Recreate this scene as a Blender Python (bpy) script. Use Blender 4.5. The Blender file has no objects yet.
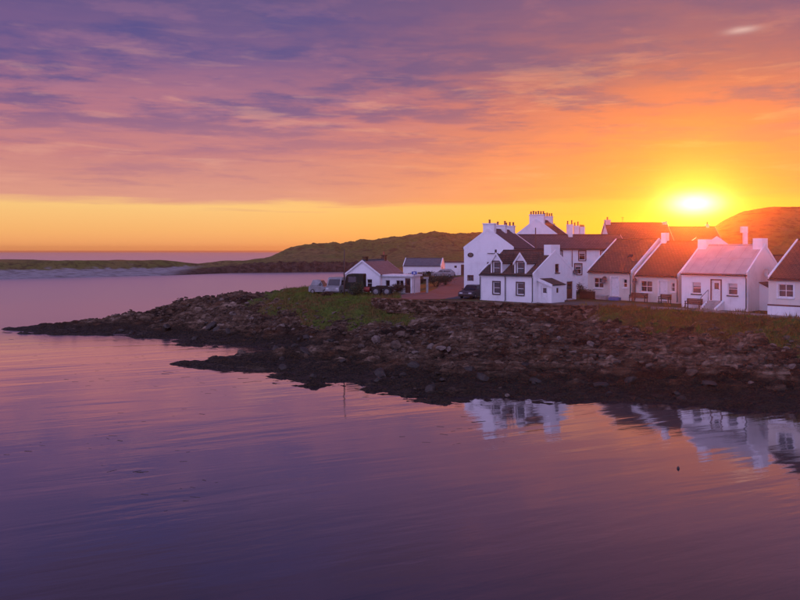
import bpy, math, random
import numpy as np
from mathutils import Vector, Matrix
rad = math.radians
random.seed(7)
SC = bpy.context.scene
COL = SC.collection

# ------------------------------------------------------------------ camera
EYE = 9.2
cam_d = bpy.data.cameras.new('camera')
cam = bpy.data.objects.new('camera', cam_d); COL.objects.link(cam)
cam.location = (0, 0, EYE); cam.rotation_euler = (rad(90), 0, 0)
cam_d.sensor_width = 36; cam_d.lens = 36 * 768 / 800
cam_d.shift_y = -50 / 800                      # level camera, horizon a little above the middle
cam_d.clip_start = 0.5; cam_d.clip_end = 40000
SC.camera = cam
SC.render.resolution_x = 1024; SC.render.resolution_y = 768

# ------------------------------------------------------------------ world: sunset sky
SUN_AZ, SUN_EL = rad(21.0), rad(3.25)          # azimuth clockwise from +Y (the view direction)
SUN = Vector((math.sin(SUN_AZ) * math.cos(SUN_EL), math.cos(SUN_AZ) * math.cos(SUN_EL), math.sin(SUN_EL)))
world = bpy.data.worlds.new('World'); SC.world = world; world.use_nodes = True
WT = world.node_tree; WT.nodes.clear()


class NT:
    """small helper for writing node trees"""
    def __init__(s, tree): s.t = tree
    def n(s, typ, **kw):
        x = s.t.nodes.new(typ)
        for k, v in kw.items(): setattr(x, k, v)
        return x
    def put(s, sock, v):
        if isinstance(v, bpy.types.NodeSocket): s.t.links.new(v, sock)
        elif v is not None:
            if sock.type == 'RGBA' and len(v) == 3: v = (*v, 1)
            sock.default_value = v
    def m(s, op, a, b=None, c=None, clamp=False):
        x = s.n('ShaderNodeMath', operation=op); x.use_clamp = clamp
        for i, v in enumerate((a, b, c)): s.put(x.inputs[i], v)
        return x.outputs[0]
    def v(s, op, a, b=None):
        x = s.n('ShaderNodeVectorMath', operation=op)
        s.put(x.inputs[0], a); s.put(x.inputs[1], b)
        return x.outputs['Value'] if op in ('DOT_PRODUCT', 'LENGTH') else x.outputs[0]
    def sep(s, a):
        x = s.n('ShaderNodeSeparateXYZ'); s.put(x.inputs[0], a); return x.outputs
    def comb(s, a, b, c):
        x = s.n('ShaderNodeCombineXYZ')
        for i, v in enumerate((a, b, c)): s.put(x.inputs[i], v)
        return x.outputs[0]
    def noise(s, vec, scale, detail=4, rough=.5, dist=0.):
        x = s.n('ShaderNodeTexNoise'); s.put(x.inputs['Vector'], vec)
        x.inputs['Scale'].default_value = scale; x.inputs['Detail'].default_value = detail
        x.inputs['Roughness'].default_value = rough; x.inputs['Distortion'].default_value = dist
        return x.outputs['Fac']
    def ramp(s, fac, stops, interp='LINEAR'):
        x = s.n('ShaderNodeValToRGB'); s.put(x.inputs[0], fac)
        e = x.color_ramp.elements; x.color_ramp.interpolation = interp
        while len(e) < len(stops): e.new(0.5)
        for i, (p, c) in enumerate(stops):
            e[i].position = p; e[i].color = (*c, 1) if len(c) == 3 else c
        return x.outputs[0]
    def mix(s, f, a, b, mode='MIX'):
        x = s.n('ShaderNodeMix', data_type='RGBA', blend_type=mode)
        s.put(x.inputs[0], f); s.put(x.inputs[6], a); s.put(x.inputs[7], b)
        return x.outputs[2]
    def smooth(s, v, lo, hi):
        x = s.n('ShaderNodeMapRange', interpolation_type='SMOOTHSTEP'); s.put(x.inputs[0], v)
        x.inputs[1].default_value = lo; x.inputs[2].default_value = hi
        return x.outputs[0]


def g(c):                                       # sRGB 0-255 -> linear
    return tuple((x / 255 / 12.92) if x <= 10 else ((x / 255 + .055) / 1.055) ** 2.4 for x in c)


W = NT(WT)
tc = W.n('ShaderNodeTexCoord')
D = W.v('NORMALIZE', tc.outputs['Generated'])
dx, dy, dz = W.sep(D)
cz = W.m('MAXIMUM', dz, 0.0)
cdot = W.v('DOT_PRODUCT', D, tuple(SUN))
ang = W.m('MULTIPLY', W.m('ARCCOSINE', W.m('MINIMUM', cdot, 0.999999)), 180 / math.pi)
sh = Vector((math.sin(SUN_AZ), math.cos(SUN_AZ), 0))
front = W.v('DOT_PRODUCT', D, tuple(sh))
azn = W.m('DIVIDE', front, W.m('SQRT', W.m('MAXIMUM', W.m('SUBTRACT', 1.0, W.m('MULTIPLY', dz, dz)), 1e-4)))
azang = W.m('MULTIPLY', W.m('ARCCOSINE', W.m('MINIMUM', W.m('MAXIMUM', azn, -1.0), 0.999999)), 180 / math.pi)
near = W.smooth(azang, 36.0, 0.0)
zz = W.m('MULTIPLY', cz, 2.0)
# cloud deck seen in perspective
inv = W.m('DIVIDE', 1.0, W.m('ADD', cz, 0.035))
P = W.comb(W.m('MULTIPLY', W.m('MULTIPLY', dx, inv), 0.55), W.m('MULTIPLY', dy, inv), 0.0)
P2 = W.comb(W.m('MULTIPLY', W.m('MULTIPLY', dx, inv), 0.85), W.m('MULTIPLY', dy, inv), 3.0)
n_big = W.m('ADD', W.m('MULTIPLY', W.noise(P, .8, 7, .56, .1), .62), W.m('MULTIPLY', W.noise(P2, 2.9, 7, .6, .1), .38))
n_mid = W.noise(W.v('ADD', P2, (13.1, 4.7, 2.0)), 2.6, 7, .6, .1)
n_fin = W.noise(W.comb(W.m('MULTIPLY', dx, 3.0), W.m('MULTIPLY', dz, 46.0), W.m('MULTIPLY', dy, 3.0)), 1.6, 5, .58, .3)
n_str = W.noise(W.comb(W.m('MULTIPLY', dx, 8.0), W.m('MULTIPLY', dz, 58.0), W.m('MULTIPLY', dy, 8.0)), 1.0, 7, .62, .3)
wob = W.m('MULTIPLY', W.m('SUBTRACT', n_fin, .5), .075)
zr = W.m('ADD', zz, W.m('MULTIPLY', wob, W.smooth(zz, .06, .16)))
zr = W.m('ADD', zr, W.m('MULTIPLY', W.m('SUBTRACT', n_big, .5), W.m('MULTIPLY', W.smooth(zz, .1, .4), .22)))
far_c = W.ramp(zr, [(0.0, g((255, 168, 108))), (.05, g((255, 188, 116))), (.112, g((255, 204, 130))), (.130, g((224, 154, 138))),
                    (.24, g((204, 128, 132))), (.34, g((182, 114, 136))), (.46, g((122, 88, 140))), (.60, g((96, 78, 134))), (.78, g((88, 68, 112))), (1.0, g((64, 62, 118)))])
near_c = W.ramp(zr, [(0.0, g((255, 172, 44))), (.08, g((255, 190, 60))), (.112, g((255, 184, 70))), (.135, g((252, 152, 70))),
                     (.24, g((245, 134, 74))), (.34, g((216, 110, 84))), (.44, g((164, 90, 102))), (.60, g((124, 80, 120))), (.78, g((100, 68, 102))), (1.0, g((70, 62, 116)))])
sky = W.mix(near, far_c, near_c)
dark_amt = W.m('MULTIPLY', W.smooth(n_big, .465, .56), W.m('MULTIPLY', W.smooth(zz, .18, .42), W.smooth(zz, .95, .68)))
sky = W.mix(W.m('MULTIPLY', dark_amt, .78), sky, W.mix(near, g((80, 72, 138)), g((118, 76, 116))))
dark2 = W.m('MULTIPLY', W.smooth(n_mid, .52, .72), W.smooth(zz, .12, .3))
sky = W.mix(W.m('MULTIPLY', dark2, .32), sky, W.mix(near, g((118, 88, 142)), g((170, 96, 104))))
lite = W.m('MULTIPLY', W.smooth(n_mid, .47, .33), W.m('MULTIPLY', W.smooth(zz, .12, .36), W.smooth(zz, .8, .45)))
sky = W.mix(W.m('MULTIPLY', lite, .24), sky, W.mix(near, g((196, 130, 150)), g((226, 126, 108))))
st_d = W.m('MULTIPLY', W.smooth(n_str, .50, .70), W.m('MULTIPLY', W.smooth(zz, .11, .17), W.smooth(zz, .62, .3)))
sky = W.mix(W.m('MULTIPLY', st_d, .42), sky, W.mix(near, g((158, 104, 138)), g((205, 108, 92))))
st_l = W.m('MULTIPLY', W.smooth(n_str, .48, .30), W.m('MULTIPLY', W.smooth(zz, .11, .17), W.smooth(zz, .62, .3)))
sky = W.mix(W.m('MULTIPLY', st_l, .40), sky, W.mix(near, g((236, 166, 146)), g((255, 172, 112))))
# thin wisps in the clear strip under the deck
wisp = W.m('MULTIPLY', W.smooth(n_fin, .56, .72), W.m('MULTIPLY', W.smooth(zz, .06, .10), W.smooth(zz, .2, .12)))
sky = W.mix(W.m('MULTIPLY', wisp, .5), sky, W.mix(near, g((226, 160, 128)), g((255, 168, 60))))
# glow of the low sun behind the edge of the deck
dv = W.m('MULTIPLY', W.m('SUBTRACT', W.m('ARCSINE', dz), SUN_EL), 180 / math.pi)
a2 = W.m('ADD', W.m('MULTIPLY', ang, ang), W.m('MULTIPLY', W.m('MULTIPLY', dv, dv), 4.0))
core = W.m('EXPONENT', W.m('MULTIPLY', a2, -1 / 1.5 ** 2))
halo = W.m('EXPONENT', W.m('MULTIPLY', a2, -1 / 3.4 ** 2))
sun_dim = W.m('EXPONENT', W.m('MULTIPLY', W.m('MULTIPLY', ang, ang), -1 / 6.5 ** 2))       # sky darkened round the sun to offset glow from the glare volume
sky = W.mix(W.m('MULTIPLY', sun_dim, .55), sky, (.70, .22, .03))
for fac, colr in ((core, (2.6, 2.2, 1.2)), (halo, (.05, .08, .02))):
    sky = W.mix(1.0, sky, W.v('MULTIPLY', W.comb(fac, fac, fac), colr), 'ADD')
# a bright gap in the deck, upper right
GAP = Vector((342 / 768, 1, 220 / 768)).normalized(); gu = Vector((GAP.y, -GAP.x, 0)).normalized(); gv = gu.cross(GAP)
gp_x = W.m('DIVIDE', W.v('DOT_PRODUCT', D, tuple(gu)), .016); gp_y = W.m('DIVIDE', W.m('ADD', W.v('DOT_PRODUCT', D, tuple(gv)), W.m('MULTIPLY', W.m('SUBTRACT', n_str, .5), .008)), .0038)
gapf = W.m('MULTIPLY', W.m('EXPONENT', W.m('MULTIPLY', W.m('ADD', W.m('MULTIPLY', gp_x, gp_x), W.m('MULTIPLY', gp_y, gp_y)), -1.)), W.smooth(cdot, .5, .8))
sky = W.mix(W.m('MULTIPLY', gapf, .5), sky, g((246, 214, 204)))
# the clear pale eastern sky overhead and behind, lit by the sunset
back_c = W.mix(n_big, (.82, .72, 1.42), (.70, .60, 1.24))
backf = W.smooth(front, .42, -.35)
sky = W.mix(backf, sky, back_c)
sky = W.mix(W.smooth(dz, -.0002, -.0012), sky, W.mix(near, g((205, 118, 100)), g((225, 120, 60))))   # the sea goes on below the horizon
nis = W.n('ShaderNodeTexSky', sky_type='NISHITA'); nis.sun_disc = False
nis.sun_elevation = SUN_EL; nis.sun_rotation = SUN_AZ; nis.air_density = 1.2; nis.dust_density = 1.5
bg1 = W.n('ShaderNodeBackground'); W.put(bg1.inputs[0], sky); bg1.inputs[1].default_value = 0.93
bg2 = W.n('ShaderNodeBackground'); W.put(bg2.inputs[0], nis.outputs[0]); bg2.inputs[1].default_value = 0.012
addw = W.n('ShaderNodeAddShader'); WT.links.new(bg1.outputs[0], addw.inputs[0]); WT.links.new(bg2.outputs[0], addw.inputs[1])
outw = W.n('ShaderNodeOutputWorld'); WT.links.new(addw.outputs[0], outw.inputs[0])

# ------------------------------------------------------------------ sun, exposure
sl = bpy.data.lights.new('sun', 'SUN'); sl.energy = 4.2; sl.angle = rad(0.55); sl.color = (1.0, .155, .012)
so = bpy.data.objects.new('sun', sl); COL.objects.link(so)
so.rotation_euler = (-SUN).to_track_quat('-Z', 'Y').to_euler(); so.location = SUN * 300
SC.view_settings.view_transform = 'Standard'; SC.view_settings.look = 'None'
SC.view_settings.exposure = 0.0; SC.view_settings.gamma = 1.0; SC.view_settings.use_curve_mapping = False
SC.cycles.use_denoising = True
SC.cycles.max_bounces = 8; SC.cycles.volume_bounces = 0; SC.cycles.transparent_max_bounces = 8

# ------------------------------------------------------------------ materials
MATS = {}


def principled(name):
    m = bpy.data.materials.new(name); m.use_nodes = True
    t = NT(m.node_tree); b = m.node_tree.nodes['Principled BSDF']
    MATS[name] = m
    return m, t, b


def mat(name, c1, c2=None, scale=3., rough=.8, bump=0., bscale=None, metal=0., spec=.5, stretch=None):
    m, t, b = principled(name)
    c2 = c2 or tuple(x * .8 for x in c1)
    co = t.n('ShaderNodeTexCoord').outputs['Object']
    if stretch: co = t.v('MULTIPLY', co, stretch)
    f = t.smooth(t.noise(co, scale, 5, .6), .32, .68)
    t.put(b.inputs['Base Color'], t.mix(f, c1, c2))
    b.inputs['Roughness'].default_value = rough; b.inputs['Metallic'].default_value = metal
    b.inputs['Specular IOR Level'].default_value = spec
    if bump:
        bn = t.n('ShaderNodeBump'); bn.inputs['Strength'].default_value = 1.0; bn.inputs['Distance'].default_value = bump
        t.put(bn.inputs['Height'], t.noise(co, bscale or scale * 4, 4, .6)); t.put(b.inputs['Normal'], bn.outputs[0])
    return m


def roof_mat(name, c1, c2, mortar, bw=.36, bh=.27, bump=.05, rough=.75):
    m, t, b = principled(name)
    uv = t.n('ShaderNodeUVMap').outputs[0]
    br = t.n('ShaderNodeTexBrick'); t.put(br.inputs['Vector'], uv)
    br.inputs['Scale'].default_value = 1.0; br.inputs['Brick Width'].default_value = bw; br.inputs['Row Height'].default_value = bh
    br.inputs['Mortar Size'].default_value = .03; br.inputs['Mortar Smooth'].default_value = .3; br.inputs['Bias'].default_value = 0
    t.put(br.inputs['Color1'], c1); t.put(br.inputs['Color2'], c2); t.put(br.inputs['Mortar'], mortar)
    co = t.n('ShaderNodeTexCoord').outputs['Object']
    f = t.smooth(t.noise(co, .9, 5, .65), .35, .75)
    lich = t.smooth(t.noise(co, 5.0, 4, .6), .60, .74)
    c = t.mix(t.m('MULTIPLY', f, .5), br.outputs[0], tuple(x * .55 for x in c1))
    c = t.mix(t.m('MULTIPLY', lich, .35), c, tuple(min(1, x * 1.7 + .03) for x in c1))
    t.put(b.inputs['Base Color'], c)
    b.inputs['Roughness'].default_value = rough; b.inputs['Specular IOR Level'].default_value = .3
    bn = t.n('ShaderNodeBump'); bn.inputs['Distance'].default_value = bump
    t.put(bn.inputs['Height'], t.m('ADD', t.m('MULTIPLY', br.outputs[1], -1.), t.m('MULTIPLY', t.noise(co, 7, 3), .8)))
    t.put(b.inputs['Normal'], bn.outputs[0])
    return m


def render_mat(name, c, stain):
    m, t, b = principled(name)
    co = t.n('ShaderNodeTexCoord').outputs['Object']
    big = t.smooth(t.noise(co, .7, 5, .65), .45, .8)
    streak = t.smooth(t.noise(t.v('MULTIPLY', co, (5., 5., .5)), 1.0, 4, .6), .55, .8)
    f = t.m('ADD', t.m('MULTIPLY', big, .45), t.m('MULTIPLY', streak, .35), clamp=True)
    t.put(b.inputs['Base Color'], t.mix(f, c, stain)); b.inputs['Roughness'].default_value = .85
    b.inputs['Specular IOR Level'].default_value = .25
    bn = t.n('ShaderNodeBump'); bn.inputs['Distance'].default_value = .012
    t.put(bn.inputs['Height'], t.noise(co, 16, 4, .65)); t.put(b.inputs['Normal'], bn.outputs[0])
    return m


render_mat('white_render', (.82, .81, .80), (.50, .47, .45))
render_mat('cream_render', (.68, .62, .54), (.48, .42, .36))
render_mat('grey_render', (.55, .54, .53), (.38, .36, .35))
roof_mat('slate', (.075, .065, .070), (.115, .095, .095), (.03, .026, .028))
roof_mat('brown_tile', (.085, .055, .042), (.12, .075, .055), (.03, .02, .016))
roof_mat('pale_sheet_roof', (.42, .38, .37), (.47, .42, .40), (.32, .28, .27), bw=1.1, bh=2.4, bump=.012)
roof_mat('grey_tile', (.12, .13, .145), (.16, .17, .185), (.07, .065, .065))
mat('white_paint', (.80, .79, .78), (.68, .67, .66), 4, .55)
mat('trim_dark', (.035, .022, .018), (.055, .034, .028), 5, .5)
mat('red_trim', (.12, .03, .022), (.08, .02, .016), 5, .5)
mat('pipe_black', (.02, .02, .022), (.035, .035, .036), 5, .45)
mat('pot_clay', (.42, .13, .06), (.28, .085, .045), 8, .8, .01)
mat('brown_door', (.13, .05, .03), (.09, .035, .022), 4, .5)
mat('wood', (.11, .05, .028), (.065, .03, .018), 6, .65, .006, 20, stretch=(1, 1, 6))
mat('pole_wood', (.10, .07, .05), (.05, .036, .028), 6, .85, .006, 20, stretch=(4, 4, .4))
mat('concrete', (.40, .38, .36), (.28, .26, .24), 2.5, .9, .01)
mat('tarmac', (.085, .085, .095), (.065, .062, .066), .9, .95, spec=.1)
mat('earth_path', (.10, .075, .055), (.065, .05, .036), 1.2, .95, .03, 8)
m_, t_, b_ = principled('wall_stone')
co_ = t_.n('ShaderNodeTexCoord').outputs['Object']
vs_ = t_.n('ShaderNodeTexVoronoi'); t_.put(vs_.inputs['Vector'], t_.v('MULTIPLY', co_, (1., 1., 1.9))); vs_.inputs['Scale'].default_value = 2.4
sv_ = t_.sep(vs_.outputs['Color'])[0]
cw_ = t_.ramp(sv_, [(0., (.040, .022, .014)), (.5, (.115, .062, .038)), (.85, (.19, .115, .075)), (1., (.28, .20, .15))])
cw_ = t_.mix(t_.m('MULTIPLY', t_.smooth(t_.noise(co_, .8, 5, .6), .5, .7), .6), cw_, (.06, .045, .018))
t_.put(b_.inputs['Base Color'], cw_); b_.inputs['Roughness'].default_value = .92; b_.inputs['Specular IOR Level'].default_value = .15
bw_ = t_.n('ShaderNodeBump'); bw_.inputs['Distance'].default_value = .08
t_.put(bw_.inputs['Height'], t_.m('ADD', sv_, t_.noise(co_, 7, 4, .6))); t_.put(b_.inputs['Normal'], bw_.outputs[0])
mat('kerb_stone', (.30, .26, .23), (.18, .15, .14), 2, .9, .02, 9)
mat('rock_loose', (.13, .085, .055), (.045, .027, .015), 1.4, .92, .05, 6)
mat('rock_pale', (.20, .155, .12), (.09, .062, .045), 2.0, .92, .05, 6)
mat('weed', (.018, .012, .007), (.035, .022, .010), 4, .55, .03, 10)
mat('tyre', (.018, .018, .018), (.03, .028, .026), 5, .85)
mat('rim', (.30, .30, .31), (.18, .17, .16), 6, .4, metal=.8)
mat('car_dark', (.035, .018, .022), (.028, .015, .018), 2, .3, spec=.6)
mat('car_white', (.28, .28, .29), (.19, .18, .17), 2, .35, spec=.6)
mat('truck_green', (.025, .035, .028), (.035, .038, .03), 2, 1.0, spec=.0)
mat('red_paint', (.32, .035, .025), (.22, .03, .022), 3, .45)
mat('chassis', (.03, .026, .024), (.06, .04, .03), 6, .9, spec=.1)
mat('sign_blue', (.02, .06, .38), (.02, .05, .30), 2, .4)
mat('sign_brown', (.05, .022, .018), (.035, .016, .013), 3, .5)
mat('sign_pale', (.42, .33, .22), (.36, .28, .2), 5, .5)
mat('dish_grey', (.10, .085, .085), (.07, .06, .06), 5, .5)
mat('plastic_blue', (.10, .14, .34), (.08, .11, .28), 5, .5)
mat('lamp_red', (.35, .02, .015), (.3, .02, .015), 5, .3)
mat('lamp_clear', (.6, .6, .62), (.5, .5, .5), 5, .2)
mat('leaf_green', (.030, .042, .014), (.055, .062, .020), .8, .8)
mat('leaf_brown', (.085, .042, .020), (.055, .030, .014), .8, .85)
mat('leaf_dark', (.022, .026, .012), (.040, .036, .016), .8, .8)
mat('stem', (.05, .035, .025), (.035, .025, .018), 4, .9)
mat('buoy_black', (.015, .014, .014), (.03, .02, .018), 4, .5)
mt, t_, b_ = principled('glass')
t_.put(b_.inputs['Base Color'], (.022, .018, .022)); b_.inputs['Roughness'].default_value = .04
b_.inputs['Specular IOR Level'].default_value = .6
mt, t_, b_ = principled('blind')
t_.put(b_.inputs['Base Color'], (.45, .43, .44)); b_.inputs['Roughness'].default_value = .9

# grass blades
mt, t_, b_ = principled('grass_blade')
gi = t_.n('ShaderNodeNewGeometry').outputs['Position']
f_ = t_.smooth(t_.noise(gi, .22, 4, .6), .4, .62)
gxx = t_.sep(gi)[0]
f_ = t_.m('ADD', f_, t_.m('MULTIPLY', t_.smooth(gxx, -2, 8), .45), clamp=True)
t_.put(b_.inputs['Base Color'], t_.mix(f_, (.115, .16, .025), (.17, .10, .035)))
b_.inputs['Roughness'].default_value = .8; b_.inputs['Specular IOR Level'].default_value = .15

# terrain: attributes grass / sand / wet come from the shape of the land
mt, t_, b_ = principled('terrain')
pos = t_.n('ShaderNodeNewGeometry').outputs['Position']
px_, py_, pz_ = t_.sep(pos)


def attr(t, n):
    a = t.n('ShaderNodeAttribute'); a.attribute_name = n; return a.outputs['Fac']


n1 = t_.noise(pos, .55, 6, .62); n2 = t_.noise(pos, 2.6, 6, .65); n3 = t_.noise(pos, 9., 5, .6)
rs_ = t_.n('ShaderNodeVectorRotate', rotation_type='Z_AXIS'); t_.put(rs_.inputs['Vector'], pos); rs_.inputs['Angle'].default_value = rad(14)
nA = t_.noise(t_.v('MULTIPLY', rs_.outputs[0], (.22, 1.5, 2.4)), 1.3, 7, .68)
def cells(t, vec, scale, feat='F1'):
    v = t.n('ShaderNodeTexVoronoi', feature=feat); t.put(v.inputs['Vector'], vec); v.inputs['Scale'].default_value = scale
    return v.outputs['Distance'] if feat != 'F1' else v.outputs['Color']


wn_ = t_.n('ShaderNodeTexNoise'); t_.put(wn_.inputs['Vector'], pos); wn_.inputs['Scale'].default_value = 1.1; wn_.inputs['Detail'].default_value = 4
warp = t_.v('ADD', t_.v('MULTIPLY', pos, (.42, 1.15, 1.5)), t_.v('MULTIPLY', wn_.outputs['Color'], (1.1, 1.1, 1.1)))
vc1 = t_.sep(cells(t_, warp, .9))[0]; vc2 = t_.sep(cells(t_, warp, 2.8))[1]
ck1 = cells(t_, warp, .9, 'DISTANCE_TO_EDGE'); ck2 = cells(t_, warp, 2.8, 'DISTANCE_TO_EDGE')
n0 = t_.noise(t_.v('MULTIPLY', pos, (.6, 1.3, 1.)), .16, 4, .6)
mott = t_.m('ADD', t_.m('MULTIPLY', vc1, .20), t_.m('ADD', t_.m('MULTIPLY', vc2, .12), t_.m('MULTIPLY', attr(t_, 'tint'), .34)))
mott = t_.m('ADD', mott, t_.m('ADD', t_.m('MULTIPLY', t_.m('SUBTRACT', n0, .5), 1.3), t_.m('ADD', t_.m('MULTIPLY', t_.m('SUBTRACT', nA, .5), 1.25), .05)))
rock = t_.ramp(mott, [(.06, (.016, .008, .004)), (.32, (.066, .036, .019)), (.54, (.160, .098, .058)), (.84, (.44, .32, .225))])
rock = t_.mix(t_.m('MULTIPLY', t_.smooth(n1, .50, .66), .55), rock, (.11, .045, .018))
rock = t_.mix(t_.m('MULTIPLY', t_.smooth(n3, .62, .72), .4), rock, (.34, .28, .23))
weedz = t_.m('ADD', pz_, t_.m('MULTIPLY', t_.m('SUBTRACT', n1, .5), 1.6))
weed = t_.mix(t_.smooth(n3, .4, .62), (.012, .007, .0035), (.055, .030, .011))
weed = t_.mix(t_.m('MULTIPLY', t_.smooth(mott, .62, .8), .6), weed, (.13, .085, .05))
rock = t_.mix(t_.smooth(weedz, 1.05, .45), rock, weed)
rock = t_.mix(t_.smooth(py_, 200, 280), rock, t_.mix(t_.smooth(n1, .4, .6), (.04, .024, .018), (.10, .065, .05)))
gr = t_.mix(t_.smooth(n1, .42, .66), (.105, .145, .022), (.15, .105, .036))
gr = t_.mix(t_.m('MULTIPLY', t_.smooth(n2, .5, .7), .5), gr, (.040, .036, .014))
gr = t_.mix(t_.m('MULTIPLY', t_.smooth(px_, -3, 6), t_.smooth(n1, .34, .56)), gr, (.125, .075, .030))
hillc = t_.mix(t_.smooth(t_.noise(pos, .035, 6, .65), .4, .62), (.155, .160, .040), (.22, .165, .060))
hillc = t_.mix(t_.smooth(t_.noise(t_.v('MULTIPLY', pos, (1., .6, 3.)), .16, 5, .65), .54, .66), hillc, (.075, .048, .028))
hillc = t_.mix(t_.m('MULTIPLY', t_.smooth(t_.noise(pos, .45, 5, .7), .48, .6), .7), hillc, (.07, .050, .022))
hillc = t_.mix(t_.m('MULTIPLY', t_.smooth(t_.noise(t_.v('MULTIPLY', pos, (1., .5, 1.)), .22, 5, .7), .58, .68), .6), hillc, (.24, .19, .11))
gr = t_.mix(t_.smooth(py_, 115, 170), gr, hillc)
gf = t_.m('ADD', attr(t_, 'grass'), t_.m('MULTIPLY', t_.m('SUBTRACT', n2, .5), 1.1))
col = t_.mix(t_.smooth(gf, .40, .62), rock, gr)
sand = t_.mix(t_.smooth(t_.noise(t_.v('MULTIPLY', pos, (.12, .6, 3.)), 1.0, 6, .68), .44, .62), (.42, .385, .395), (.20, .175, .17))
col = t_.mix(attr(t_, 'sand'), col, sand)
t_.put(b_.inputs['Base Color'], col)
t_.put(b_.inputs['Roughness'], t_.mix(t_.smooth(weedz, .8, .2), (.92, .92, .92), (.5, .5, .5)))
b_.inputs['Specular IOR Level'].default_value = .25
bn_ = t_.n('ShaderNodeBump'); bn_.inputs['Distance'].default_value = .20
crk = t_.m('ADD', t_.smooth(ck1, 0., .10), t_.m('MULTIPLY', t_.smooth(ck2, 0., .12), .5))
t_.put(bn_.inputs['Height'], t_.m('ADD', t_.m('ADD', t_.m('MULTIPLY', crk, .6), t_.m('ADD', t_.m('MULTIPLY', n3, .7), t_.m('MULTIPLY', nA, 1.6))), t_.m('ADD', vc1, t_.m('MULTIPLY', vc2, .3))))
t_.put(b_.inputs['Normal'], bn_.outputs[0])

# water
mt, t_, b_ = principled('water')
pos = t_.n('ShaderNodeNewGeometry').outputs['Position']
px_, py_, pz_ = t_.sep(pos)
rot = t_.n('ShaderNodeVectorRotate', rotation_type='Z_AXIS'); t_.put(rot.inputs['Vector'], pos); rot.inputs['Angle'].default_value = rad(-24)
rv = rot.outputs[0]
swell = t_.noise(t_.v('MULTIPLY', rv, (.045, .30, 1.)), 1.0, 3, .5, .4)
rip = t_.noise(t_.v('MULTIPLY', rv, (.35, 1.5, 1.)), 1.0, 4, .55, .3)
fine = t_.noise(t_.v('MULTIPLY', pos, (1.6, 4.5, 1.)), 1.0, 3, .5)
gust = t_.smooth(t_.noise(t_.v('MULTIPLY', rv, (.02, .07, 1.)), 1.0, 4, .6), .38, .66)
openw = t_.smooth(t_.m('SUBTRACT', py_, t_.m('MULTIPLY', px_, .55)), 66, 125)
hgt = t_.m('ADD', t_.m('MULTIPLY', swell, t_.m('ADD', .040, t_.m('MULTIPLY', openw, .06))),
           t_.m('MULTIPLY', rip, t_.m('ADD', t_.m('MULTIPLY', gust, .008), t_.m('ADD', .0035, t_.m('MULTIPLY', openw, .03)))))
hgt = t_.m('ADD', hgt, t_.m('MULTIPLY', fine, t_.m('ADD', .0008, t_.m('MULTIPLY', openw, .006))))
t_.put(b_.inputs['Base Color'], (.012, .010, .018)); t_.put(b_.inputs['Roughness'], t_.m('ADD', .04, t_.m('MULTIPLY', openw, .26)))
b_.inputs['IOR'].default_value = 1.33; b_.inputs['Specular IOR Level'].default_value = .5
bn_ = t_.n('ShaderNodeBump'); bn_.inputs['Distance'].default_value = 1.0; t_.put(bn_.inputs['Height'], hgt)
t_.put(b_.inputs['Normal'], bn_.outputs[0])
gl_ = t_.n('ShaderNodeBsdfGlossy'); t_.put(gl_.inputs['Color'], (1.0, .90, .90)); t_.put(gl_.inputs['Normal'], bn_.outputs[0])
t_.put(gl_.inputs['Roughness'], t_.m('ADD', .05, t_.m('MULTIPLY', openw, .26)))
lw_ = t_.n('ShaderNodeLayerWeight'); lw_.inputs['Blend'].default_value = .5
mx_ = t_.n('ShaderNodeMixShader'); t_.put(mx_.inputs[0], t_.m('POWER', lw_.outputs['Facing'], 2.7))
t_.t.links.new(b_.outputs[0], mx_.inputs[1]); t_.t.links.new(gl_.outputs[0], mx_.inputs[2])
t_.t.links.new(mx_.outputs[0], t_.t.nodes['Material Output'].inputs['Surface'])


# ------------------------------------------------------------------ mesh helpers
def V(*a): return Vector(a)


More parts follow.
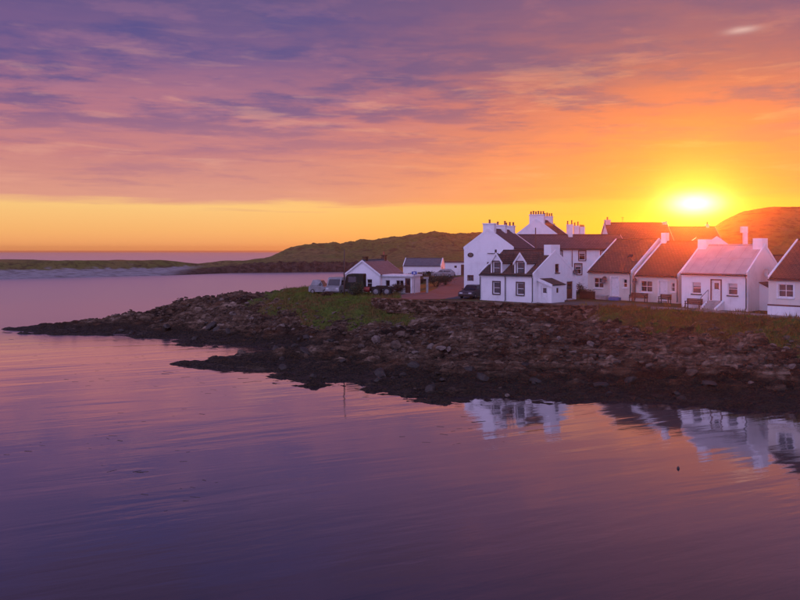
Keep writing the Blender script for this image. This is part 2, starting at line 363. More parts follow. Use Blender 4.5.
class MB:
    """collects faces, builds ONE mesh object"""
    def __init__(s): s.v = []; s.f = []; s.uv = []
    def face(s, pts, uv=None):
        i = len(s.v); s.v += [tuple(p) for p in pts]; s.f.append(tuple(range(i, i + len(pts))))
        s.uv.append(uv or [(0, 0)] * len(pts)); return s
    def hexa(s, p):                             # 8 corners: bottom 4 ccw, top 4 ccw
        for q in ((3, 2, 1, 0), (4, 5, 6, 7), (0, 1, 5, 4), (1, 2, 6, 5), (2, 3, 7, 6), (3, 0, 4, 7)):
            s.face([p[k] for k in q])
        return s
    def box(s, x0, x1, y0, y1, z0, z1):
        return s.hexa([(x0, y0, z0), (x1, y0, z0), (x1, y1, z0), (x0, y1, z0), (x0, y0, z1), (x1, y0, z1), (x1, y1, z1), (x0, y1, z1)])
    def pbox(s, b, x0, x1, z0, z1, d0, d1):     # box on a panel basis (origin, along, outward)
        o, u, n = b; k = V(0, 0, 1)
        c = lambda x, z, d: o + u * x + k * z + n * d
        return s.hexa([c(x0, z0, d0), c(x0, z0, d1), c(x1, z0, d1), c(x1, z0, d0), c(x0, z1, d0), c(x0, z1, d1), c(x1, z1, d1), c(x1, z1, d0)])
    def tube(s, pts, r, n=8, cap=True):
        rs = r if isinstance(r, (list, tuple)) else [r] * len(pts)
        rings = []
        for i, p in enumerate(pts):
            p = Vector(p); a = Vector(pts[max(i - 1, 0)]); b = Vector(pts[min(i + 1, len(pts) - 1)])
            d = (b - a).normalized(); e = d.orthogonal().normalized()
            if abs(d.z) < .9: e = d.cross(V(0, 0, 1)).normalized()
            f = d.cross(e)
            rings.append([p + (e * math.cos(t * 2 * math.pi / n) + f * math.sin(t * 2 * math.pi / n)) * rs[i] for t in range(n)])
        for a, b in zip(rings, rings[1:]):
            for k in range(n): s.face([a[k], a[(k + 1) % n], b[(k + 1) % n], b[k]])
        if cap: s.face(rings[0][::-1]); s.face(rings[-1])
        return s
    def build(s, name, m, parent=None, smooth=False, weld=False):
        me = bpy.data.meshes.new(name); me.from_pydata(s.v, [], s.f)
        ul = me.uv_layers.new(name='UVMap'); flat = [c for f in s.uv for q in f for c in q]
        ul.data.foreach_set('uv', flat)
        me.materials.append(MATS[m])
        if weld or smooth:
            import bmesh
            bm = bmesh.new(); bm.from_mesh(me); bmesh.ops.remove_doubles(bm, verts=bm.verts, dist=1e-4)
            bmesh.ops.recalc_face_normals(bm, faces=bm.faces); bm.to_mesh(me); bm.free()
        if smooth: me.polygons.foreach_set('use_smooth', [True] * len(me.polygons))
        o = bpy.data.objects.new(name, me); COL.objects.link(o)
        if parent: o.parent = parent
        return o


def tag(o, label, cat, group=None, kind=None):
    if label: o['label'] = label
    if cat: o['category'] = cat
    if group: o['group'] = group
    if kind: o['kind'] = kind
    return o


def root(name, label, cat, loc, rz=0., group=None):
    o = bpy.data.objects.new(name, None); COL.objects.link(o); o.location = loc; o.rotation_euler = (0, 0, rz)
    o.empty_display_size = .3
    return tag(o, label, cat, group)


# ------------------------------------------------------------------ numpy noise
def _h(i, j, s):
    n = (i.astype(np.int64) * 374761393 + j.astype(np.int64) * 668265263 + s * 982451653) & 0x7fffffff
    n = ((n ^ (n >> 13)) * 1274126177) & 0x7fffffff
    n = n ^ (n >> 16)
    return (n & 0xffffff) / float(0x1000000)


def vnoise(x, y, s=0):
    i = np.floor(x); j = np.floor(y); fx = x - i; fy = y - j
    a, b, c, d = (2 * math.pi * _h(i + p, j + q, s) for p, q in ((0, 0), (1, 0), (0, 1), (1, 1)))
    gd = lambda t, u, v: np.cos(t) * u + np.sin(t) * v
    ux = fx ** 3 * (fx * (fx * 6 - 15) + 10); uy = fy ** 3 * (fy * (fy * 6 - 15) + 10)
    p = gd(a, fx, fy) * (1 - ux) + gd(b, fx - 1, fy) * ux
    q = gd(c, fx, fy - 1) * (1 - ux) + gd(d, fx - 1, fy - 1) * ux
    return (p * (1 - uy) + q * uy) * 1.5


def fbm(x, y, o=5, s=0, r=.5):
    v = 0; a = 1.
    for k in range(o):
        v = v + a * vnoise(x * 2 ** k + 17.3 * k, y * 2 ** k - 9.1 * k, s + k); a *= r
    return v


def ridged(x, y, o=5, s=0, r=.55):
    v = 0; a = 1.
    for k in range(o):
        v = v + a * (1 - np.abs(vnoise(x * 2 ** k + 5.3 * k, y * 2 ** k + 3.7 * k, s + k)) * 2); a *= r
    return v


def blocks(x, y, s=0, tilt=.8):
    """broken-rock facets: each cell a tilted plane; returns height, crack distance"""
    i0 = np.floor(x); j0 = np.floor(y)
    f1 = np.full(x.shape, 9.); f2 = np.full(x.shape, 9.); hh = np.zeros(x.shape)
    for p in (-1, 0, 1):
        for q in (-1, 0, 1):
            i = i0 + p; j = j0 + q
            ax = x - (i + _h(i, j, s)); ay = y - (j + _h(i, j, s + 1))
            d = np.sqrt(ax * ax + ay * ay)
            v = _h(i, j, s + 2) - .5 + tilt * ((_h(i, j, s + 3) - .5) * ax + (_h(i, j, s + 4) - .35) * ay)
            c = d < f1
            f2 = np.where(c, f1, np.minimum(f2, d)); hh = np.where(c, v, hh); f1 = np.where(c, d, f1)
    return hh, f2 - f1


def sstep(v, a, b):
    t = np.clip((v - a) / (b - a), 0, 1); return t * t * (3 - 2 * t)


def sdist(x, y, poly):
    """signed distance to polygon, positive inside"""
    P = np.array(poly, float); Q = np.roll(P, -1, 0)
    best = np.full(x.shape, 1e9); ins = np.zeros(x.shape, bool)
    for (ax, ay), (bx, by) in zip(P, Q):
        ex, ey = bx - ax, by - ay; L = ex * ex + ey * ey
        t = np.clip(((x - ax) * ex + (y - ay) * ey) / L, 0, 1)
        best = np.minimum(best, (x - ax - t * ex) ** 2 + (y - ay - t * ey) ** 2)
        if by != ay:
            c = ((ay > y) != (by > y)) & (x < ex * (y - ay) / ey + ax); ins ^= c
    d = np.sqrt(best); return np.where(ins, d, -d)


COAST = [(-45, 87), (-38.5, 82.4), (-30.6, 84), (-26, 80), (-20.8, 74.6), (-15.3, 71.8), (-9.5, 70.5), (-14, 67.4), (-17.5, 62.2), (-15, 59.6),
         (-9.8, 57.8), (-7.8, 54.6), (-6.2, 52.9), (-3.9, 53.7), (-3, 50.8), (-.3, 47.8), (2.9, 44.8), (4.9, 46.6), (7.4, 47.2), (12, 46.2),
         (17.7, 45.2), (23.1, 44.3), (40, 42), (90, 36), (400, 30), (1500, 200), (1500, 1400), (-150, 900), (-90, 520), (-85, 400), (-100, 330), (-160, 318), (-420, 300), (-420, 205),
         (-220, 214), (-150, 226), (-125, 240), (-102, 262), (-83, 279), (-68, 305), (-23, 322), (-19, 290), (-12, 200), (-10, 150), (-13, 130), (-22, 123),
         (-33, 115), (-40, 98), (-46, 89)]
TERR = [(60, 39), (40, 50), (31, 59.3), (27.5, 64.3), (24, 68.6), (18.5, 71.3), (12, 73.5), (6, 76.5), (0, 80), (-5, 84.5), (-9, 90), (-12, 97), (-13, 106), (-10, 118), (-6, 135), (-6, 200), (-12, 320), (60, 420), (400, 420), (400, 30)]
RIDGE_PX = [-130, -95, -85, -76, -64, -50, -38, -35, -30, -14, 0, 8, 20, 27, 32, 47, 70, 110, 200]
RIDGE_Z = [5, 5.5, 7.8, 9, 11, 12.6, 13.4, 11.9, 13.4, 15, 16.2, 17.4, 19.2, 18.6, 17.6, 19.0, 17.5, 15, 14]


def land(x, y, detail=True):
    sd = sdist(x, y, COAST) + 1.2 * fbm(x * .16, y * .16, 3, 5) * sstep(y, 200, 120) + .5 * fbm(x * .6, y * .6, 3, 9) * sstep(y, 160, 120)
    wm = sstep(x, -4, -1) * sstep(x, 19, 16.5) * sstep(y, 100, 90)      # reach of the retaining wall
    td = sdist(x, y, TERR) + .9 * (1 - wm) * fbm(x * .25, y * .25, 3, 31)
    # foreshore: tidal shelf, then broken rock
    zr = np.where(sd > 0, .10 * np.minimum(sd, 7) + .055 * np.clip(sd - 5, 0, 22) + .8 * sstep(sd, 7, 15), .16 * sd)
    zr = np.minimum(zr, 3.1)
    # the crest of the rocky point
    zr = zr + .9 * np.exp(-((x + 24) / 9) ** 2 - ((y - 104) / 10) ** 2) * sstep(sd, 1, 8)
    tt = np.clip((td + 12.5) / 12.6, 0, 1); tw = tt * (.45 + .55 * tt)
    z = zr * (1 - tw) + np.maximum(zr, 3.9) * tw
    z = np.where(tw >= 1, 3.9, z)
    z = z - wm * .95 * sstep(td, -.5, -.85) * sstep(td, -9, -2)
    # inland rise
    z = z + .9 * sstep(y, 100, 150) * sstep(td, 2, 20)
    rw = np.clip(1 - tw * 1.6, 0, 1) * sstep(sd, -2.5, .8) * sstep(y, 220, 150)
    if detail:
        ca, sa = math.cos(rad(14)), math.sin(rad(14))
        xr, yr = x * ca - y * sa, x * sa + y * ca
        wx = x + .5 * fbm(x * .4, y * .4, 3, 71); 
        b0, e0 = blocks(xr * .10 + .2 * fbm(x * .2, y * .2, 2, 13), yr * .24, 17, 1.3)
        b1, e1 = blocks(xr * .22 + .15 * fbm(x * .3, y * .3, 2, 3), yr * .55, 11, 1.3)
        b2, e2 = blocks(xr * .62, yr * 1.25 + .2 * fbm(x, y, 2, 4), 23, 1.0)
        b3, e3 = blocks(xr * 1.7, yr * 2.6, 41, 1.0)
        b4, e4 = blocks(xr * 3.6, yr * 4.6, 43, 1.2)
        rr = ridged(xr * .10, yr * .28, 4, 61) - 1.1
        vv = yr + .9 * fbm(x * .22, y * .22, 4, 111) + .12 * z
        s1 = np.mod(vv * .30 + .35 * fbm(xr * .12, yr * .05, 3, 112), 1.); s2 = np.mod(vv * .85 + .5 * fbm(xr * .3, yr * .12, 3, 113), 1.); s3 = np.mod(vv * 2.1 + .5 * fbm(xr * .7, yr * .3, 2, 114), 1.)
        led = 1.05 * (s1 - 1.4 * sstep(s1, .84, 1.)) + .50 * (s2 - 1.3 * sstep(s2, .8, 1.)) + .10 * (s3 - 1.3 * sstep(s3, .75, 1.)) - .6
        amp = .35 + .65 * sstep(sd, 1, 9)
        z = z + rw * amp * (led + .32 * b0 + .26 * b1 + .20 * b2 + .11 * b3 + .04 * b4 + .25 * rr - .25 * np.exp(-e0 * 16) - .25 * np.exp(-e1 * 12) - .14 * np.exp(-e2 * 10))
        z = z + (1 - rw) * .05 * fbm(x * .8, y * .8, 3, 55) * sstep(td, 3, -1) + tw * (1 - tw) * 4 * (.45 * fbm(x * .55, y * .55, 4, 66) + .30 * b1 + .2 * b2)
    # far land: spit, hill
    fy = sstep(y, 215, 260)
    zfar = np.interp(x * 450 / np.maximum(y, 200), RIDGE_PX, RIDGE_Z)
    sdf = np.maximum(sd, 0)
    wl = sstep(x, -50, -95)                       # sandy spit to the left
    spit = np.minimum(.13 * sdf, 2.9) + 1.3 * sstep(sdf, 16, 26) + (.9 + .9 * fbm(x * .03, y * .03, 5, 81)) * sstep(sdf, 15, 26)
    rise = sstep(y, 330, 452)
    hill = 1.4 + 2.6 * sstep(sdf, 0, 6) + (zfar - 4.0) * rise - 4.5 * sstep(y, 452, 700) * rise
    hill = hill + (.8 * ridged(x * .03, y * .03, 5, 91) - .75) * sstep(sdf, 2, 20) * (.4 + 2.2 * rise) * .8
    bump = .9 * fbm(x * .35, y * .35, 4, 95) * np.exp(-((sdf - 6) / 8) ** 2)
    zf = np.where(sd > 0, spit * wl + (hill + bump) * (1 - wl), .16 * sd)
    wf = fy * np.where((x < 60) & (y > 200), 1, 0) * sstep(td, 25, -20) if False else sstep(y, 235, 300)
    wf = np.maximum(wf, sstep(x, -60, -80) * sstep(y, 150, 200))
    z = z * (1 - wf) + zf * wf
    # hill behind the village on the right
    hr = np.interp(x * 186 / np.maximum(y, 150), [45, 62, 69, 74, 78, 83, 91, 110, 200], [0, 2.2, 5, 8.3, 10.8, 12.6, 13.9, 14.8, 14]) * sstep(y, 128, 186) * (1 - sstep(y, 200, 330))
    hr = hr * (1 + .05 * ridged(x * .05, y * .05, 4, 77))
    z = np.maximum(z, 0) * 0 + np.where(sd > 0, z + hr, z)
    tint = (.5 + .25 * b1 + .35 * b2 + .45 * b3 + .35 * b4) if detail else z
    return z, sd, td, tw, rw, wf, (wl, tint)


def ground_z(x, y, detail=True):
    return float(land(np.array([float(x)]), np.array([float(y)]), detail)[0][0])


# ------------------------------------------------------------------ terrain
def spaced(segs):
    out = []
    for a, b, st0, st1 in segs:
        p = a
        while p < b:
            out.append(p); f = (p - a) / (b - a); p += st0 + (st1 - st0) * f
    out.append(segs[-1][1]); return np.array(out)


xs = spaced([(-420, -130, 8, 2.), (-130, -50, 1.5, .5), (-50, -22, .28, .2), (-22, 36, .17, .17), (36, 60, .25, .8), (60, 150, 1.2, 3), (150, 700, 6, 40)])
ys = spaced([(34, 43.5, .8, .3), (43.5, 82, .16, .17), (82, 125, .22, .45), (125, 215, .8, 1.2), (215, 330, .8, 1.0), (330, 480, 1.8, 2.0), (480, 1000, 4, 40)])
GX, GY = np.meshgrid(xs, ys)
Zt, SD, TD, TWt, RWt, WF, (WL, TINT) = land(GX.ravel(), GY.ravel())
nx, ny = len(xs), len(ys)
me = bpy.data.meshes.new('terrain')
co = np.stack([GX.ravel(), GY.ravel(), Zt], 1).astype(np.float32)
idx = (np.arange(ny - 1)[:, None] * nx + np.arange(nx - 1)[None]).ravel()
fc = np.stack([idx, idx + 1, idx + 1 + nx, idx + nx], 1)
# drop the deep sea bed far from land
keep = (SD[fc].max(1) > -22)
fc = fc[keep]
used = np.unique(fc); remap = np.full(len(co), -1); remap[used] = np.arange(len(used))
fc = remap[fc]; co = co[used]
me.vertices.add(len(co)); me.vertices.foreach_set('co', co.ravel())
me.loops.add(fc.size); me.loops.foreach_set('vertex_index', fc.ravel().astype(np.int32))
me.polygons.add(len(fc)); me.polygons.foreach_set('loop_start', np.arange(0, fc.size, 4, dtype=np.int32))
me.update(calc_edges=True)
slope_n = fbm(GX.ravel() * .3, GY.ravel() * .3, 4, 123)
gedge = np.interp(GX.ravel(), [-12, -6, -1, 3, 16, 20, 40], [-2.2, -2.2, -1.0, 5.0, 5.6, -1.5, -2.]) * sstep(GY.ravel(), 100, 92)
grass = np.clip(sstep(TD + 2.6 * slope_n - gedge, -6.5, -2.8), 0, 1)
gfar = sstep(SD, 4, 12)
grass = grass * (1 - WF) + gfar * WF * (1 - 0.0)
grass = np.where((GY.ravel() > 145) & (WF < .5), np.maximum(grass, sstep(SD, 3, 9)), grass)
sand = sstep(WF, .3, .8) * sstep(GX.ravel(), -78, -88) * sstep(SD + 2. * slope_n, 18, 16.8) 
for nm, arr in (('grass', grass), ('sand', sand), ('tint', np.clip(TINT, 0, 1))):
    a = me.attributes.new(nm, 'FLOAT', 'POINT'); a.data.foreach_set('value', arr[used].astype(np.float32))
me.materials.append(MATS['terrain'])
terrain = bpy.data.objects.new('terrain', me); COL.objects.link(terrain); terrain['kind'] = 'structure'

# sea
b = MB(); b.face([(-3000, -300, 0), (3000, -300, 0), (3000, 3000, 0), (-3000, 3000, 0)])
sea = b.build('sea', 'water'); sea['kind'] = 'structure'


# ------------------------------------------------------------------ sheets for road and path
def sheet(name, m, left, right, dz=.03, nseg=40):
    """strip between two polylines, draped over the land"""
    def res(pl):
        P = np.array(pl, float); s = np.r_[0, np.cumsum(np.hypot(*np.diff(P, axis=0).T))]
        t = np.linspace(0, s[-1], nseg); return np.stack([np.interp(t, s, P[:, 0]), np.interp(t, s, P[:, 1])], 1)
    L, R_ = res(left), res(right); mb = MB(); K = 8
    grid = [[L[i] + (R_[i] - L[i]) * k / K for k in range(K + 1)] for i in range(nseg)]
    gz = land(np.array([[p[0] for p in r] for r in grid]).ravel(), np.array([[p[1] for p in r] for r in grid]).ravel())[0].reshape(nseg, K + 1)
    vt = [[(grid[i][k][0], grid[i][k][1], gz[i][k] + dz) for k in range(K + 1)] for i in range(nseg)]
    for i in range(nseg - 1):
        for k in range(K): mb.face([vt[i][k], vt[i][k + 1], vt[i + 1][k + 1], vt[i + 1][k]])
    o = mb.build(name, m, weld=True); o['kind'] = 'structure'; return o


sheet('road', 'tarmac', [(-5.5, 89.5), (0, 91.5), (3.6, 97), (5.2, 106), (6.2, 120), (8, 134)], [(-4.5, 86.3), (2, 82.0), (8.5, 83.0), (9.2, 96), (9.3, 112), (11.2, 134)])
sheet('footpath', 'earth_path', [(7.5, 79.0), (13.5, 75.8), (18.5, 79), (23, 75.5), (26.3, 69.8), (29.6, 65.3), (32.5, 61.0), (41.5, 53.5)],
      [(7.0, 77.6), (12.5, 74.6), (18.8, 71.9), (24, 68.9), (27.5, 64.9), (30.8, 60.2), (40.5, 51)], dz=.035)


# ------------------------------------------------------------------ houses
def clip_poly(poly, a, b, c):
    out = []
    for i, p in enumerate(poly):
        q = poly[(i + 1) % len(poly)]
        dp = a * p[0] + b * p[1] - c; dq = a * q[0] + b * q[1] - c
        if dp <= 1e-9: out.append(p)
        if (dp < -1e-9 and dq > 1e-9) or (dp > 1e-9 and dq < -1e-9):
            t = dp / (dp - dq); out.append((p[0] + (q[0] - p[0]) * t, p[1] + (q[1] - p[1]) * t))
    return out


def panel(mb, basis, profile, openings, reveal=.16):
    """wall face with real openings and reveals; profile is a convex polygon (x,z)"""
    o, u, n = basis; k = V(0, 0, 1)
    pt = lambda x, z, d=0.: o + u * x + k * z + n * d
    X = sorted({p[0] for p in profile} | {v for q in openings for v in (q[0], q[2])})
    Z = sorted({p[1] for p in profile} | {v for q in openings for v in (q[1], q[3])})
    hp = []
    for i, p in enumerate(profile):
        q = profile[(i + 1) % len(profile)]; a, b_ = q[1] - p[1], -(q[0] - p[0]); hp.append((a, b_, a * p[0] + b_ * p[1]))
    for x0, x1 in zip(X, X[1:]):
        for z0, z1 in zip(Z, Z[1:]):
            cx, cz_ = (x0 + x1) / 2, (z0 + z1) / 2
            if any(q[0] < cx < q[2] and q[1] < cz_ < q[3] for q in openings): continue
            poly = [(x0, z0), (x1, z0), (x1, z1), (x0, z1)]
            for h in hp:
                poly = clip_poly(poly, *h)
                if len(poly) < 3: break
            if len(poly) >= 3: mb.face([pt(*p) for p in poly])
    for x0, z0, x1, z1 in openings:
        c = [(x0, z0), (x1, z0), (x1, z1), (x0, z1)]
        for i in range(4):
            p, q = c[i], c[(i + 1) % 4]; mb.face([pt(*p), pt(*q), pt(q[0], q[1], -reveal), pt(p[0], p[1], -reveal)])


def window(parent, basis, x0, z0, x1, z1, cols=2, rows=2, frame='white_paint', sill='white_paint', surround=None, glass='glass', blind=0.):
    w = MB(); t = .055; dA, dB = -.155, -.085
    w.pbox(basis, x0, x0 + t, z0, z1, dA, dB); w.pbox(basis, x1 - t, x1, z0, z1, dA, dB)
    w.pbox(basis, x0 + t, x1 - t, z0, z0 + t * 1.3, dA, dB); w.pbox(basis, x0 + t, x1 - t, z1 - t, z1, dA, dB)
    gx = [x0 + t + (x1 - x0 - 2 * t) * i / cols for i in range(cols + 1)]
    gz = [z0 + t * 1.3 + (z1 - z0 - 2.3 * t) * i / rows for i in range(rows + 1)]
    for x in gx[1:-1]: w.pbox(basis, x - .022, x + .022, z0 + t * 1.3, z1 - t, dA + .005, dB - .008)
    for z in gz[1:-1]: w.pbox(basis, x0 + t, x1 - t, z - .02, z + .02, dA + .008, dB - .011)
    wo = w.build('window', frame, parent)
    for i in range(cols):
        for j in range(rows):
            MB().pbox(basis, gx[i] + .003, gx[i + 1] - .003, gz[j] + .003, gz[j + 1] - .003, dA + .012, dA + .022).build('pane', glass, wo)
    if blind:
        MB().pbox(basis, x0 + .08, x1 - .08, z1 - .07 - (z1 - z0) * blind, z1 - .07, dA + .024, dA + .03).build('blind', 'blind', wo)
    if sill: MB().pbox(basis, x0 - .09, x1 + .09, z0 - .11, z0 - .004, -.08, .075).build('sill', sill, wo)
    if surround:
        s = MB(); e = .13
        s.pbox(basis, x0 - e, x0 - .002, z0, z1 + e, .001, .022); s.pbox(basis, x1 + .002, x1 + e, z0, z1 + e, .001, .022)
        s.pbox(basis, x0 - .002, x1 + .002, z1 + .002, z1 + e, .001, .022)
        s.build('surround', surround, wo)
    return wo


def door(parent, basis, x0, z0, x1, z1, m='white_paint', glazed=True, surround=None, sill=True):
    d = MB(); d.pbox(basis, x0, x0 + .06, z0, z1, -.155, -.06); d.pbox(basis, x1 - .06, x1, z0, z1, -.155, -.06); d.pbox(basis, x0 + .06, x1 - .06, z1 - .06, z1, -.155, -.06)
    do = d.build('door', m, parent)
    mid = (z0 + z1) / 2 + .1
    p = MB(); p.pbox(basis, x0 + .065, x1 - .065, z0 + .02, z1 - .065, -.15, -.11)
    for zz0, zz1 in ((z0 + .15, mid - .12),) if glazed else ((z0 + .15, mid - .12), (mid + .05, z1 - .2)):
        p.pbox(basis, x0 + .18, x1 - .18, zz0, zz1, -.11, -.095)
    p.build('door_leaf', m, do)
    if glazed: MB().pbox(basis, x0 + .2, x1 - .2, mid + .02, z1 - .22, -.108, -.098).build('pane', 'glass', do)
    o, u, n = basis; c = o + u * (x1 - .14) + V(0, 0, z0 + 1.0)
    MB().tube([c - n * .11, c - n * .05, c - n * .05 - u * .1], .014, 6).build('handle', 'chassis', do)
    if sill: MB().pbox(basis, x0 - .05, x1 + .05, z0 - .14, z0 - .004, -.1, .22).build('step', 'concrete', do)
    if surround:
        s = MB(); e = .12
        s.pbox(basis, x0 - e, x0 - .002, z0, z1 + e, .001, .022); s.pbox(basis, x1 + .002, x1 + e, z0, z1 + e, .001, .022)
        s.pbox(basis, x0 - .002, x1 + .002, z1 + .002, z1 + e, .001, .022); s.build('surround', surround, do)
    return do


def slab(mb, p00, p10, p11, p01, th):
    """roof slab from eave-left, eave-right, ridge-right, ridge-left; uv in metres"""
    p = [Vector(q) for q in (p00, p10, p11, p01)]
    n = (p[1] - p[0]).cross(p[3] - p[0]).normalized()
    L = (p[1] - p[0]).length; H = (p[3] - p[0]).length
    top = [q + n * th for q in p]
    mb.face(top, [(0, 0), (L, 0), (L, H), (0, H)]); mb.face(p[::-1])
    for i in range(4):
        j = (i + 1) % 4; mb.face([p[i], p[j], top[j], top[i]])


def chimney(parent, cx, cy, z0, z1, w, d, pots=2, m='white_render', along='y', pot_h=.45, cap=True):
    c = MB(); c.box(cx - w / 2, cx + w / 2, cy - d / 2, cy + d / 2, z0, z1 - .12)
    if cap:
        c.box(cx - w / 2 - .07, cx + w / 2 + .07, cy - d / 2 - .07, cy + d / 2 + .07, z1 - .12, z1)
    else:
        c.box(cx - w / 2, cx + w / 2, cy - d / 2, cy + d / 2, z1 - .12, z1)
    co_ = c.build('chimney', m, parent)
    span = (d if along == 'y' else w) - .3
    for i in range(pots):
        f = 0 if pots == 1 else (i / (pots - 1) - .5) * span
        x, y = (cx, cy + f) if along == 'y' else (cx + f, cy)
        hh = pot_h * random.uniform(.85, 1.15)
        MB().tube([(x, y, z1 - .02), (x, y, z1 + hh * .8), (x, y, z1 + hh * .8), (x, y, z1 + hh)], [.125, .10, .135, .125], 10).build('chimney_pot', 'pot_clay', co_)
    return co_


def house(name, label, cat, left, alpha, W_, D_, z0, eave, ridge, wall='white_render', roof='slate', front=(), right=(), left_o=(), back_depth=.6,
          skew=True, skew_m='white_render', over=.12, gutter=True, group=None, ridge_along='x', foot=.5):
    """local frame: x along the front, y into the house; left = front-left corner (world). eave, ridge are heights above z0"""
    r = root(name, label, cat, (left[0], left[1], z0), -rad(alpha), group)
    Fb = (V(0, 0, 0), V(1, 0, 0), V(0, -1, 0)); Rb = (V(W_, 0, 0), V(0, 1, 0), V(1, 0, 0))
    Bb = (V(W_, D_, 0), V(-1, 0, 0), V(0, 1, 0)); Lb = (V(0, D_, 0), V(0, -1, 0), V(-1, 0, 0))
    w = MB()
    op = lambda lst: [q[1:5] for q in lst]
    if ridge_along == 'x':
        rect = [(0, -foot), (W_, -foot), (W_, eave), (0, eave)]; gab = [(0, -foot), (D_, -foot), (D_, eave), (D_ / 2, ridge), (0, eave)]
        panel(w, Fb, rect, op(front)); panel(w, Rb, gab, op(right)); panel(w, Bb, rect, []); panel(w, Lb, gab, op(left_o))
    else:
        rect = [(0, -foot), (D_, -foot), (D_, eave), (0, eave)]; gab = [(0, -foot), (W_, -foot), (W_, eave), (W_ / 2, ridge), (0, eave)]
        panel(w, Fb, gab, op(front)); panel(w, Rb, rect, op(right)); panel(w, Bb, gab, []); panel(w, Lb, rect, op(left_o))
    w.build('wall', wall, r)
    for basis, lst in ((Fb, front), (Rb, right), (Lb, left_o)):
        for q in lst:
            kw = q[5] if len(q) > 5 else {}
            (window if q[0] == 'w' else door)(r, basis, *q[1:5], **kw)
    # roof
    rf = MB(); th = .09; e = .018
    half = (D_ if ridge_along == 'x' else W_) / 2; sl_ = (ridge - eave) / half; ov = .18
    inx = .12 if skew else -over
    if ridge_along == 'x':
        slab(rf, (inx, -ov, eave - ov * sl_ + e), (W_ - inx, -ov, eave - ov * sl_ + e), (W_ - inx, half, ridge + e), (inx, half, ridge + e), th)
        slab(rf, (W_ - inx, D_ + ov, eave - ov * sl_ + e), (inx, D_ + ov, eave - ov * sl_ + e), (inx, half, ridge + e), (W_ - inx, half, ridge + e), th)
    else:
        slab(rf, (-ov, D_ - inx, eave - ov * sl_ + e), (-ov, inx, eave - ov * sl_ + e), (half, inx, ridge + e), (half, D_ - inx, ridge + e), th)
        slab(rf, (W_ + ov, inx, eave - ov * sl_ + e), (W_ + ov, D_ - inx, eave - ov * sl_ + e), (half, D_ - inx, ridge + e), (half, inx, ridge + e), th)
    ro = rf.build('roof', roof, r)
    c = MB(); L_ = W_ if ridge_along == 'x' else D_; a0 = inx + .002
    n_r = max(3, int(L_ / .45))
    for i in range(n_r):                                  # ridge tiles
        s0 = a0 + (L_ - 2 * a0) * i / n_r; s1 = a0 + (L_ - 2 * a0) * (i + 1) / n_r - .012
        zt = ridge + th * math.sqrt(1 + sl_ ** 2) + e
        pr = [(-.14, zt - .14 * sl_ + .004), (-.14, zt - .14 * sl_ + .05), (0, zt + .07), (.14, zt - .14 * sl_ + .05), (.14, zt - .14 * sl_ + .004)]
        A = [((s0, half + q[0], q[1]) if ridge_along == 'x' else (half + q[0], s0, q[1])) for q in pr]
        B_ = [((s1, half + q[0], q[1]) if ridge_along == 'x' else (half + q[0], s1, q[1])) for q in pr]
        c.face(A[::-1]); c.face(B_)
        for k in range(4): c.face([A[k], A[k + 1], B_[k + 1], B_[k]])
    c.build('ridge_tiles', roof, ro)
    if skew:
        tz = .20
        for s0, s1 in ((-.02, .115), (L_ - .115, L_ + .02)):
            s = MB()
            for sg in (0, 1):
                ya, za, yb, zb = -.06, eave - .06 * sl_, half, ridge
                if sg: ya = 2 * half - ya
                pts = []
                for zz0, y0 in ((za - .1, ya), (zb - .1, yb), (zb + tz, yb), (za + tz, ya)):
                    pts.append((y0, zz0))
                f = (lambda a, y, z: (a, y, z)) if ridge_along == 'x' else (lambda a, y, z: (y, a, z))
                A = [f(s0, *q) for q in pts]; B_ = [f(s1, *q) for q in pts]
                s.face(A); s.face(B_[::-1])
                for k in range(4): s.face([A[k], B_[k], B_[(k + 1) % 4], A[(k + 1) % 4]])
            s.build('skew', skew_m, r)
    else:
        for s0, s1 in ((-over - .03, -over + .0), (L_ + over, L_ + over + .03)):
            s = MB()
            for sg in (1, -1):
                ya = half - sg * (half + ov); za = eave - ov * sl_
                f = (lambda a, y, z: (a, y, z)) if ridge_along == 'x' else (lambda a, y, z: (y, a, z))
                pts = [(ya, za - .1), (half, ridge - .1), (half, ridge + .13), (ya, za + .13)]
                A = [f(s0, *q) for q in pts]; B_ = [f(s1, *q) for q in pts]
                s.face(A); s.face(B_[::-1])
                for k in range(4): s.face([A[k], B_[k], B_[(k + 1) % 4], A[(k + 1) % 4]])
            s.build('bargeboard', 'white_paint', r)
    if gutter and ridge_along == 'x':
        zg = eave - ov * sl_ - .03
        MB().tube([(.05, -ov - .06, zg), (W_ - .05, -ov - .06, zg)], .06, 8).build('gutter', 'pipe_black', r)
    return r, dict(F=Fb, R=Rb, L=Lb, half=half, sl=sl_)


def downpipe(r, x, z1, y=-.09, z0=.05, m='pipe_black', out=.16):
    MB().tube([(x, y - out, z1), (x, y, z1 - .25), (x, y, z0 + .1), (x, y - .1, z0)], .045, 8).build('downpipe', m, r)


def dish(r, p, n, rr=.35, m='dish_grey'):
    """satellite dish on a wall"""
    n = Vector(n).normalized(); e = n.orthogonal().normalized(); f = n.cross(e); p = Vector(p)
    d = MB(); K = 14; rings = []
    for j in range(5):
        a = j / 4; rings.append([p + n * (.25 + .13 * a * a) + (e * math.cos(i * 2 * math.pi / K) + f * math.sin(i * 2 * math.pi / K)) * rr * max(a, .02) for i in range(K)])
    for a, b_ in zip(rings, rings[1:]):
        for i in range(K): d.face([a[i], a[(i + 1) % K], b_[(i + 1) % K], b_[i]])
    o = d.build('satellite_dish', m, r, smooth=True)
    MB().tube([p, p + n * .26], .025, 6).build('bracket', 'chassis', o)
    MB().tube([p + n * .26 - f * rr * .8, p + n * .62], .014, 6).build('feed_arm', 'chassis', o)
    return o


